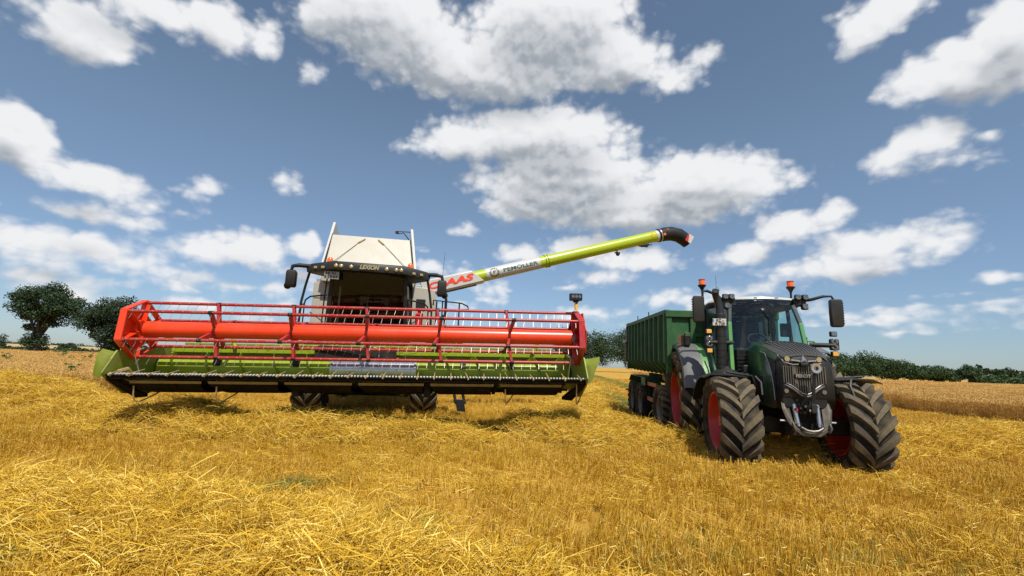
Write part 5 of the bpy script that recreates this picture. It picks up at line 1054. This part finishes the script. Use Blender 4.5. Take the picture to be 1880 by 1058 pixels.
tp(u.prism([(x, LY-.20, z) for x, z in pr], (0, .14, 0)), 'linkage_cross_beam', 'link_steel', bevel=.012)
tp(B().tube([(OX-.20, LY-.22, .64), (OX-.1, LY-.235, .595), (OX, LY-.24, .585), (OX+.1, LY-.235, .595), (OX+.20, LY-.22, .64)], .018, 8), 'beam_rim', 'steel_worn', 50)
hy = B(); random.seed(4)
for k in range(16):
    x, z = OX+random.uniform(-.24, .26), random.uniform(.84, 1.06); hy.box((x, LY+random.uniform(-.05, .06), z), (random.uniform(.03, .10), .08, random.uniform(.03, .08)))
for k in range(10):
    x, z = OX+random.uniform(-.22, .24), random.uniform(.84, 1.06); hy.cyl((x, LY-.09, z), (x, LY+.02, z), random.uniform(.012, .028), 10)
tp(hy, 'hydraulic_couplings', 'steel_dark', 40)['kind'] = 'stuff'
for k in range(6):
    x = OX-.20+.08*k; tp(B().cyl((x, LY-.12, .90+.03*(k % 3)), (x, LY-.08, .90+.03*(k % 3)), .018, 10), 'coupling_cap', 'red_plain' if k == 0 else 'steel_bright', 40)
for k in range(3): tp(B().tube([(OX-.15+.13*k, LY-.02, 1.0), (OX-.12+.13*k, LY-.12, .95), (OX-.08+.12*k, LY-.10, .84), (OX-.02+.08*k, LY, .80)], .012, 6), 'hydraulic_hose', 'black', 50)
tl = tp(B().beam((OX+.01, LY-.04, .98), (OX+.06, LY-.06, 1.48), .05, .05).beam((OX+.01, LY-.08, .86), (OX+.02, LY-.05, 1.0), .07, .06), 'top_link', 'black', bevel=.01)
hk = B(); hk.lathe([(.035, -.02), (.075, -.025), (.085, 0), (.075, .025), (.035, .02)], (OX+.075, LY-.08, 1.56), 'y', 20, True); tp(hk, 'top_link_hook', 'silver', 50, parent=tl)
for ch in TPL[_k1:]:
    if ch.name.startswith('top_link'): ch.location = (-.05, -.02, .10)
    else: ch.scale = (.80, 1, 1.0); ch.location = (-.05, .22, .09)
# cab frame and glass
FZ2, RZ2 = 1.55, 3.02; OC = -.09
def pil(a, b, w, name='cab_pillar', m='tractor_green', d=.07): tp(B().beam(a, b, w, d, (0, 1, 0)), name, m, bevel=.012)
for s in (-1, 1):
    pil((OC+s*.71, .80, FZ2), (OC+s*.66, 1.02, 2.55), .075, m='tractor_green_light'); pil((OC+s*.66, 1.02, 2.53), (OC+s*.60, 1.16, 2.93), .075, m='plastic_dark')
    pil((OC+s*.85, 1.80, FZ2), (OC+s*.82, 1.95, 2.95), .06, m='plastic_dark'); pil((OC+s*.76, 2.45, 1.9), (OC+s*.72, 2.55, 2.95), .09, m='plastic_dark')
    tp(B().prism([(OC+s*.72, .88, FZ2), (OC+s*.86, 1.76, FZ2), (OC+s*.83, 1.90, 2.92), (OC+s*.66, 1.18, 2.90), (OC+s*.67, 1.06, 2.55)], (s*.006, 0, 0)), 'door_glass', 'cab_glass')
    tp(B().prism([(OC+s*.86, 1.84, 1.95), (OC+s*.77, 2.40, 1.98), (OC+s*.74, 2.50, 2.92), (OC+s*.83, 1.98, 2.92)], (s*.006, 0, 0)), 'side_glass', 'cab_glass')
    tp(B().tube([(OC+s*.80, 1.12, 1.75), (OC+s*.87, 1.18, 1.85), (OC+s*.86, 1.26, 2.30)], .014, 6), 'door_handle', 'black', 50)
wsr = []
for i in range(11):
    t = i/10; z = 1.98+(3.06-1.98)*t; y = .80+.22*t+.16*max(0, t-.72)/.28*max(0, t-.72)/.28*1.6; w = .70-.045*t-.07*max(0, t-.6)
    wsr.append([(OC+u_*w, y-.14*(1-u_*u_), z) for u_ in np.linspace(-1, 1, 13)])
wb = B(); wb.add([p for r in wsr for p in r], [(i*13+j, i*13+j+1, i*13+j+14, i*13+j+13) for i in range(10) for j in range(12)]); tp(wb, 'windscreen', 'cab_glass', 60)
tp(B().prism([(OC-.70, 2.56, 2.0), (OC+.70, 2.56, 2.0), (OC+.68, 2.60, 2.92), (OC-.68, 2.60, 2.92)], (0, .006, 0)), 'rear_window', 'cab_glass')
tp(B().tube([(OC-.15, .76, 2.93), (OC-.02, .68, 2.78), (OC+.03, .66, 2.66)], .014, 6).beam((OC+.05, .655, 2.73), (OC-.02, .66, 2.30), .02, .02), 'wiper', 'black', 50)
def rring(z, g, yf): return [(OX-.60-g, yf, z-.02), (OX, yf-.10, z), (OX+.60+g, yf, z-.02), (OX+.76+g, yf+.22, z-.03), (OX+.84+g, 1.9, z), (OX+.80+g, 2.66+g, z), (OX-.80-g, 2.66+g, z), (OX-.84-g, 1.9, z), (OX-.76-g, yf+.22, z-.03)]
rf = tp(B().loft([rring(2.94, 0, 1.26), rring(3.02, .05, 1.22), rring(3.06, .05, 1.20)]), 'cab_roof', 'plastic_dark', 35, bevel=.015)
tp(B().loft([rring(3.061, .04, 1.24), rring(3.10, .02, 1.26), rring(3.145, -.08, 1.42), rring(3.16, -.30, 1.7)]), 'roof_shell', 'white_clean', 40, parent=rf)
tp(B().box((OX-.18, 1.085, 3.065), (.06, .02, .02)).box((OX+.22, 1.09, 3.065), (.06, .02, .02)), 'roof_latch', 'lamp_glass', parent=rf)
# inside
tp(B().box((OX, 1.35, 1.52), (1.4, 1.5, .08)).box((OX, 1.02, 1.78), (1.3, .22, .52)), 'cab_floor', 'black_matt', bevel=.03)
tp(B().box((OX, 1.95, 2.0), (.52, .48, .16)).box((OX, 2.18, 2.35), (.50, .13, .66), (rad(-8), 0, 0)).box((OX, 2.20, 2.78), (.28, .10, .18)).box((OX, 1.95, 1.76), (.4, .4, .4)), 'driver_seat', 'seat_cloth', bevel=.04)
sw = B(); sw.tube([(OX-.06, 1.10, 1.75), (OX-.06, 1.25, 2.10), (OX-.06, 1.36, 2.20)], .06, 8); sw.tube([(OX-.06+.20*math.cos(2*math.pi*k/20), 1.38+.13*math.sin(2*math.pi*k/20), 2.22+.14*math.sin(2*math.pi*k/20)) for k in range(21)], .020, 6)
for k in range(3): a = 2*math.pi*k/3+.5; sw.tube([(OX-.06, 1.37, 2.21), (OX-.06+.19*math.cos(a), 1.38+.125*math.sin(a), 2.22+.13*math.sin(a))], .014, 5)
tp(sw, 'steering_wheel', 'black_matt', 50)
tp(B().hexa([(OX-.36, 1.0, 1.85), (OX+.24, 1.0, 1.85), (OX+.20, 1.24, 1.85), (OX-.32, 1.24, 1.85), (OX-.34, 1.04, 2.12), (OX+.20, 1.04, 2.12), (OX+.14, 1.22, 2.20), (OX-.26, 1.22, 2.20)]), 'dashboard', 'plastic_dark', bevel=.03)
tp(B().box((OX+.44, 1.75, 2.15), (.18, .7, .12)).box((OX+.50, 1.45, 2.45), (.22, .04, .28)), 'armrest_console', 'plastic_dark', bevel=.03)
tp(B().box((OX-.30, 2.50, 2.70), (.34, .06, .34)), 'rear_monitor', 'black_matt', bevel=.02)
tp(B().tube([(OX+.26, 2.48, 2.05), (OX+.26, 2.48, 2.75)], .025, 8), 'hose_stand', 'black_matt', 45)
# exhaust with number plate
ex = tp(B().cyl((OX-.94, .88, 1.62), (OX-.94, .88, 2.70), .105, 24), 'exhaust_stack', 'plastic_dark', 40, bevel=.012)
for k in range(7): tp(B().cyl((OX-.94, .88, 1.70+.135*k), (OX-.94, .88, 1.715+.135*k), .109, 24), 'stack_rib', 'black_matt', 40, parent=ex)
tp(B().lathe([(.11, .14), (.12, .10), (.20, .06), (.26, .0), (.27, -.06)], (OX-.88, .86, 1.52), 'z', 22), 'stack_base', 'plastic_dark', 45, parent=ex)
tp(B().tube([(OX-.93, .90, 2.66), (OX-.93, .90, 2.82), (OX-.96, .90, 2.96), (OX-1.01, .87, 3.10), (OX-1.02, .80, 3.16)], [.075, .075, .072, .068, .066], 16, True), 'exhaust_pipe', 'steel_dark', 50, parent=ex)
tp(B().lathe([(.064, 0), (.064, .02)], (OX-1.02, .775, 3.165), 'y', 16), 'pipe_rim', 'black', 40, parent=ex)
pl = tp(B().box((OX-.985, .755, 2.52), (.255, .012, .135)), 'number_plate', 'white_clean', bevel=.004)
letters('lettering', 'RZ', .075, 'letter_black', pl, (OX-1.00, .746, 2.553), (1, 0, 0), (0, 0, 1), .002, 0, .002, None)
letters('lettering', 'R 720', .075, 'letter_black', pl, (OX-.975, .746, 2.487), (1, 0, 0), (0, 0, 1), .002, 0, .002, None)
tp(B().cyl((OX-.915, .750, 2.553), (OX-.915, .743, 2.553), .019, 12), 'plate_seal', 'grey_panel', 40, parent=pl)
tp(B().box((OX-1.10, .748, 2.553), (.018, .004, .06)), 'plate_band', 'letter_blue', parent=pl)
# beacons, mirrors, lamps
for s, x, y, z in ((-1, -1.12, 1.55, 3.16), (1, .68, 1.6, 3.14)):
    bb = tp(B().lathe([(.02, -.10), (.02, .10), (.028, .14), (.055, .19), (.085, .225), (.085, .245), (.0, .25)], (x, y, z), 'z', 18), 'beacon', 'black', 45)
    tp(B().lathe([(.066, .25), (.066, .345), (.055, .37), (.0, .372)], (x, y, z), 'z', 18), 'beacon_lens', 'amber', 45, parent=bb)
    tp(B().cyl((x, y, z+.34), (x, y, z+.368), .068, 18), 'lens_band', 'reel_red', 40, parent=bb)
def mirror(s, x, y, z, aw):
    arm = tp(B().tube(aw, [.034, .032, .028, .022, .020, .018][:len(aw)], 8), 'mirror_arm', 'black', 50)
    m = B()
    for (dz, k) in ((-.265, .82), (-.24, 1), (.0, 1.03), (.24, 1), (.265, .86)): pass
    m.loft([[(x-.115*k, y-.05*k, z+dz), (x+.115*k, y-.05*k, z+dz), (x+.10*k, y+.07*k, z+dz), (x-.10*k, y+.07*k, z+dz)] for dz, k in ((-.275, .80), (-.245, 1), (.0, 1.04), (.245, 1), (.275, .84))]); mo = tp(m, 'mirror', 'plastic_dark', 30, bevel=.02)
    for k in range(9): tp(B().box((x+s*.118, y, z-.20+.05*k), (.012, .08, .028)), 'mirror_rib', 'plastic_dark', bevel=.004, parent=mo)
mirror(-1, -1.33, 1.05, 2.81, [(-.80, 1.22, 3.02), (-.95, 1.16, 3.14), (-1.14, 1.10, 3.20), (-1.23, 1.06, 3.19), (-1.235, 1.06, 3.10), (-1.235, 1.06, 2.85)])
mirror(1, 1.25, 1.05, 2.77, [(.70, 1.22, 3.03), (.86, 1.14, 3.05), (1.06, 1.10, 3.11), (1.20, 1.08, 3.11), (1.22, 1.07, 3.06), (1.22, 1.07, 2.85)])
def lamp(x, y, z, r, name='work_lamp', lens='lamp_glass', tilt=0):
    h = tp(B().box((x, y+.05, z), (r*2.1, .09, r*2.1)), name, 'black', bevel=r*.5)
    tp(B().lathe([(.0, .002), (r*.34, .0), (r*.38, -.006), (r*.80, -.004), (r*.86, .004), (r*.9, .02)], (x, y-.002, z), 'y', 18), 'lamp_lens', lens, 45, parent=h); return h
for s in (-1, 1):
    x0 = .62 if s > 0 else -.60
    lamp(OX+x0+(.02 if s > 0 else -.14), 1.10, 3.09, .058); lamp(OX+x0+(.155 if s > 0 else -.02), 1.10, 3.09, .058); lamp(OX+x0+(.13 if s > 0 else -.12), 1.08, 2.90, .062)
    tp(B().box((OX+x0+s*.06, 1.20, 2.99), (.24, .10, .16)), 'lamp_bracket', 'black', bevel=.02)
    # indicator arms with lamp clusters
    xa = 1.06 if s > 0 else -1.20
    tp(B().tube([(OX+s*.70, .92, 2.13), (xa, .82, 2.12)], .045, 12), 'lamp_arm', 'plastic_dark', 45)
    ho = tp(B().hexa([(xa-.085, .80, 2.03), (xa+.085, .80, 2.03), (xa+.08, .88, 2.03), (xa-.08, .88, 2.03), (xa-.085, .80, 2.25), (xa+.085, .80, 2.25), (xa+.08, .88, 2.25), (xa-.08, .88, 2.25)]), 'lamp_cluster', 'black', bevel=.03)
    for dz in (.055, -.055): tp(B().lathe([(.0, .002), (.022, .0), (.026, -.007), (.054, -.005), (.062, .003), (.066, .02)], (xa, .80, 2.14+dz), 'y', 16), 'lamp_lens', 'lamp_glass', 45, parent=ho)
    for dz, mm in ((.20, 'amber_pale' if s < 0 else 'lamp_glass'), (-.18, 'amber_pale')):
        k = tp(B().box((xa, .84, 2.14+dz), (.12, .07, .10)), 'side_lamp', 'black', bevel=.015); tp(B().box((xa, .802, 2.14+dz), (.095, .012, .075)), 'lamp_lens', mm, bevel=.01, parent=k)
tp(B().tube([(OX+.72, 1.2, 2.22), (OX+.95, 1.3, 2.22), (OX+.99, 1.32, 2.15), (OX+.99, 1.32, 1.9)], .018, 8), 'grab_rail', 'tractor_green_light', 50)
wm_ = B(); wm_.box((OX-1.46, 1.98, 2.22), (.09, .04, .26)).box((OX-1.34, 2.0, 2.22), (.12, .16, .24)); tp(wm_, 'side_marker_board', 'black', bevel=.02); tp(B().box((OX-1.50, 1.955, 2.22), (.05, .01, .24)), 'marker_stripe', 'rust')
tp(B().tube([(OX-.62, 2.2, 3.18), (OX-.62, 2.2, 3.75)], [.006, .003], 5), 'antenna', 'black')
tp(B().box((OX-.58, .66, 1.62), (.10, .12, .16)).box((OX-.60, .62, 1.42), (.08, .3, .25)), 'filter_box', 'plastic_dark', bevel=.02)
for k in range(5): tp(B().box((OX-.55, .84, 1.62+.07*k), (.22, .02, .02)), 'engine_rib', 'steel_dark')
# ------------------------------------------------------------------ tipping trailer
_a = rad(-4.6)
TL = tag(empty('tipping_trailer', (4.4+.64*math.cos(_a), 11.6+.64*math.sin(_a), 0), (rad(1.3), 0, _a)), 'green three axle tipping trailer with ribbed sides behind the tractor', 'trailer')
def lp(b, name, m, smooth=None, bevel=0.0, parent=None): return b.obj(name, m, parent or TL, smooth, bevel)
Y0, Y1, ZT, ZS, ZB, XW, XB = -.72, 4.65, 2.93, 1.74, 1.44, 1.24, .96
for s in (-1, 1):
    lp(B().sheet([[(s*XW, Y0, ZT), (s*XW, Y1, ZT)], [(s*XW, Y0, ZS), (s*XW, Y1, ZS)], [(s*XB, Y0, ZB), (s*XB, Y1, ZB)]], .03, (s, 0, 0)), 'side_wall', 'trailer_green')
    lp(B().beam((s*XW, Y0-.03, ZT+.02), (s*XW, Y1, ZT+.02), .12, .10), 'top_rail', 'trailer_green', bevel=.01)
    n = 10
    for k in range(n+1):
        y = Y0+.04+(Y1-Y0-.08)*k/n; b = B(); q = s*.075
        b.prism([(s*XW, y-.05, ZT-.03), (s*XW+q, y-.035, ZT-.03), (s*XW+q, y-.035, ZS), (s*XB+q*.8, y-.035, ZB-.02), (s*XB, y-.05, ZB-.02), (s*XW-s*.02, y-.05, ZS)], (0, .085, 0)); lp(b, 'side_rib', 'trailer_green', bevel=.008)
    lp(B().beam((s*.5, Y0+.1, 1.22), (s*.5, Y1-.2, 1.22), .12, .24), 'chassis_beam', 'chassis', bevel=.01)
    lp(B().tube([(s*(XW-.02), 1.35, ZT), (s*(XW-.02), 1.35, ZT+.20)], .014, 6), 'tarp_post', 'black', 45); lp(B().tube([(s*(XW-.02), 2.9, ZT), (s*(XW-.02), 2.9, ZT+.22)], .014, 6), 'tarp_post', 'black', 45)
    lp(B().beam((s*(XW+.07), Y1-.1, 2.95), (s*(XW+.11), Y1-.4, 2.35), .05, .05), 'tailgate_lever', 'steel_worn', bevel=.006); lp(B().beam((s*(XW+.09), Y1-.25, 2.40), (s*(XW+.10), Y1+.3, 2.40), .06, .10).beam((s*(XW+.09), Y1+.07, 2.42), (s*(XW+.06), Y1+.17, 1.5), .04, .05), 'tailgate_arm', 'steel_worn', bevel=.006)
    # side guard and rear mudguards
    for z in (1.10, .68): lp(B().box((s*1.12, 1.45, z), (.05, 1.1, .11)), 'side_guard_rail', 'trailer_orange', bevel=.01)
    for y in (1.1, 1.85): lp(B().box((s*1.09, y, .92), (.05, .06, .55)), 'guard_post', 'chassis')
    g = []
    for i in range(9):
        y = 2.0+(4.65-2.0)*i/8; z = 1.27-(.20 if i in (0, 8) else 0); g.append([(s*1.20, y, z), (s*.72, y, z)])
    lp(B().sheet(g, .02, (0, 0, 1)), 'rear_mudguard', 'trailer_green', bevel=.004); lp(B().box((s*1.19, 2.25, 1.15), (.04, .55, .24)), 'mudguard_apron', 'trailer_green', bevel=.01)
    wheel(TL, 'front_wheel', (s*1.0, .25, .56), .60, .52, .32, 20, rad(18), .11, .035, 'rim_grey', side=s, tread='rubber_tan')
    for y in (2.65, 3.95): wheel(TL, 'rear_wheel', (s*1.0, y, .50), .60, .52, .32, 20, rad(18), .11, .035, 'rim_grey', side=s, tread='rubber', spin=.1)
# front wall with frame, panels, louvre and ladder
lp(B().prism([(-XW, Y0-.01, ZT), (XW, Y0-.01, ZT), (XW, Y0-.01, ZS), (XB, Y0-.01, ZB), (-XB, Y0-.01, ZB), (-XW, Y0-.01, ZS)], (0, .03, 0)), 'front_wall', 'trailer_green_front')
lp(B().box((0, Y0-.05, ZT-.03), (2*XW+.1, .12, .16)).box((-.25, Y0-.04, ZT-.52), (1.2, .07, .10)).box((.6, Y0-.04, 2.0), (1.2, .07, .09)), 'front_cross_member', 'trailer_green_front', bevel=.01)
for x in (-XW+.03, -.66, -.62+.62, .62, XW-.03): lp(B().box((x, Y0-.045, (ZT+ZB)/2), (.12, .08, ZT-ZB-.12)), 'front_post', 'trailer_green_front', bevel=.008)
lp(B().box((-.95, Y0-.022, 2.25), (.40, .02, 1.05)), 'front_panel', 'trailer_green_front', bevel=.006); lp(B().box((-.31, Y0-.022, 2.18), (.46, .02, .60)), 'front_panel', 'trailer_green_front', bevel=.006)
for k in range(16): lp(B().box((.30, Y0-.03, 1.98+.052*k), (.48, .03, .014)), 'louvre', 'steel_bright')
lp(B().tube([(-.20, Y0-.10, 2.55), (-.45, Y0-.10, 2.0)], .012, 5), 'front_cable', 'black')
lp(B().box((-.2, Y0-.09, 2.60), (.12, .06, .08)), 'cable_clip', 'black', bevel=.01)
lp(B().box((0, Y1+.02, 2.25), (2*XW, .06, 1.6)), 'tailgate', 'trailer_green', bevel=.01)
lp(B().box((0, (Y0+Y1)/2, ZB+.01), (2*XB, Y1-Y0, .03)), 'floor_plate', 'trailer_green')
for y in (-.55, .15, .75): lp(B().prism([(-.98, y, ZB-.02), (-.55, y, ZB-.02), (-.6, y, 1.28), (-.92, y, 1.20)], (0, .10, 0)), 'cross_bearer', 'trailer_yellow', bevel=.01)
lp(B().box((-.86, .3, 1.33), (.05, 1.9, .18)), 'front_bearer', 'trailer_yellow', bevel=.01)
lp(B().lathe([(.50, -.05), (.56, -.05), (.56, .05), (.50, .05)], (0, .3, 1.02), 'z', 24, True), 'turntable', 'chassis', 40)
lp(B().box((0, .25, .9), (1.3, .3, .16)).cyl((-.9, .25, .57), (.9, .25, .57), .07, 12).beam((-.25, .5, .72), (0, -1.6, .62), .10, .12).beam((.25, .5, .72), (0, -1.6, .62), .10, .12), 'drawbar', 'chassis', bevel=.01)
for y in (2.65, 3.95): lp(B().cyl((-.9, y, .54), (.9, y, .54), .08, 12).box((0, y, .85), (1.1, .5, .22)), 'rear_axle', 'chassis', bevel=.01)
lp(B().cyl((-1.28, Y1+.17, .72), (-1.15, Y1+.17, .72), .03, 8), 'tail_lamp', 'red_plain')
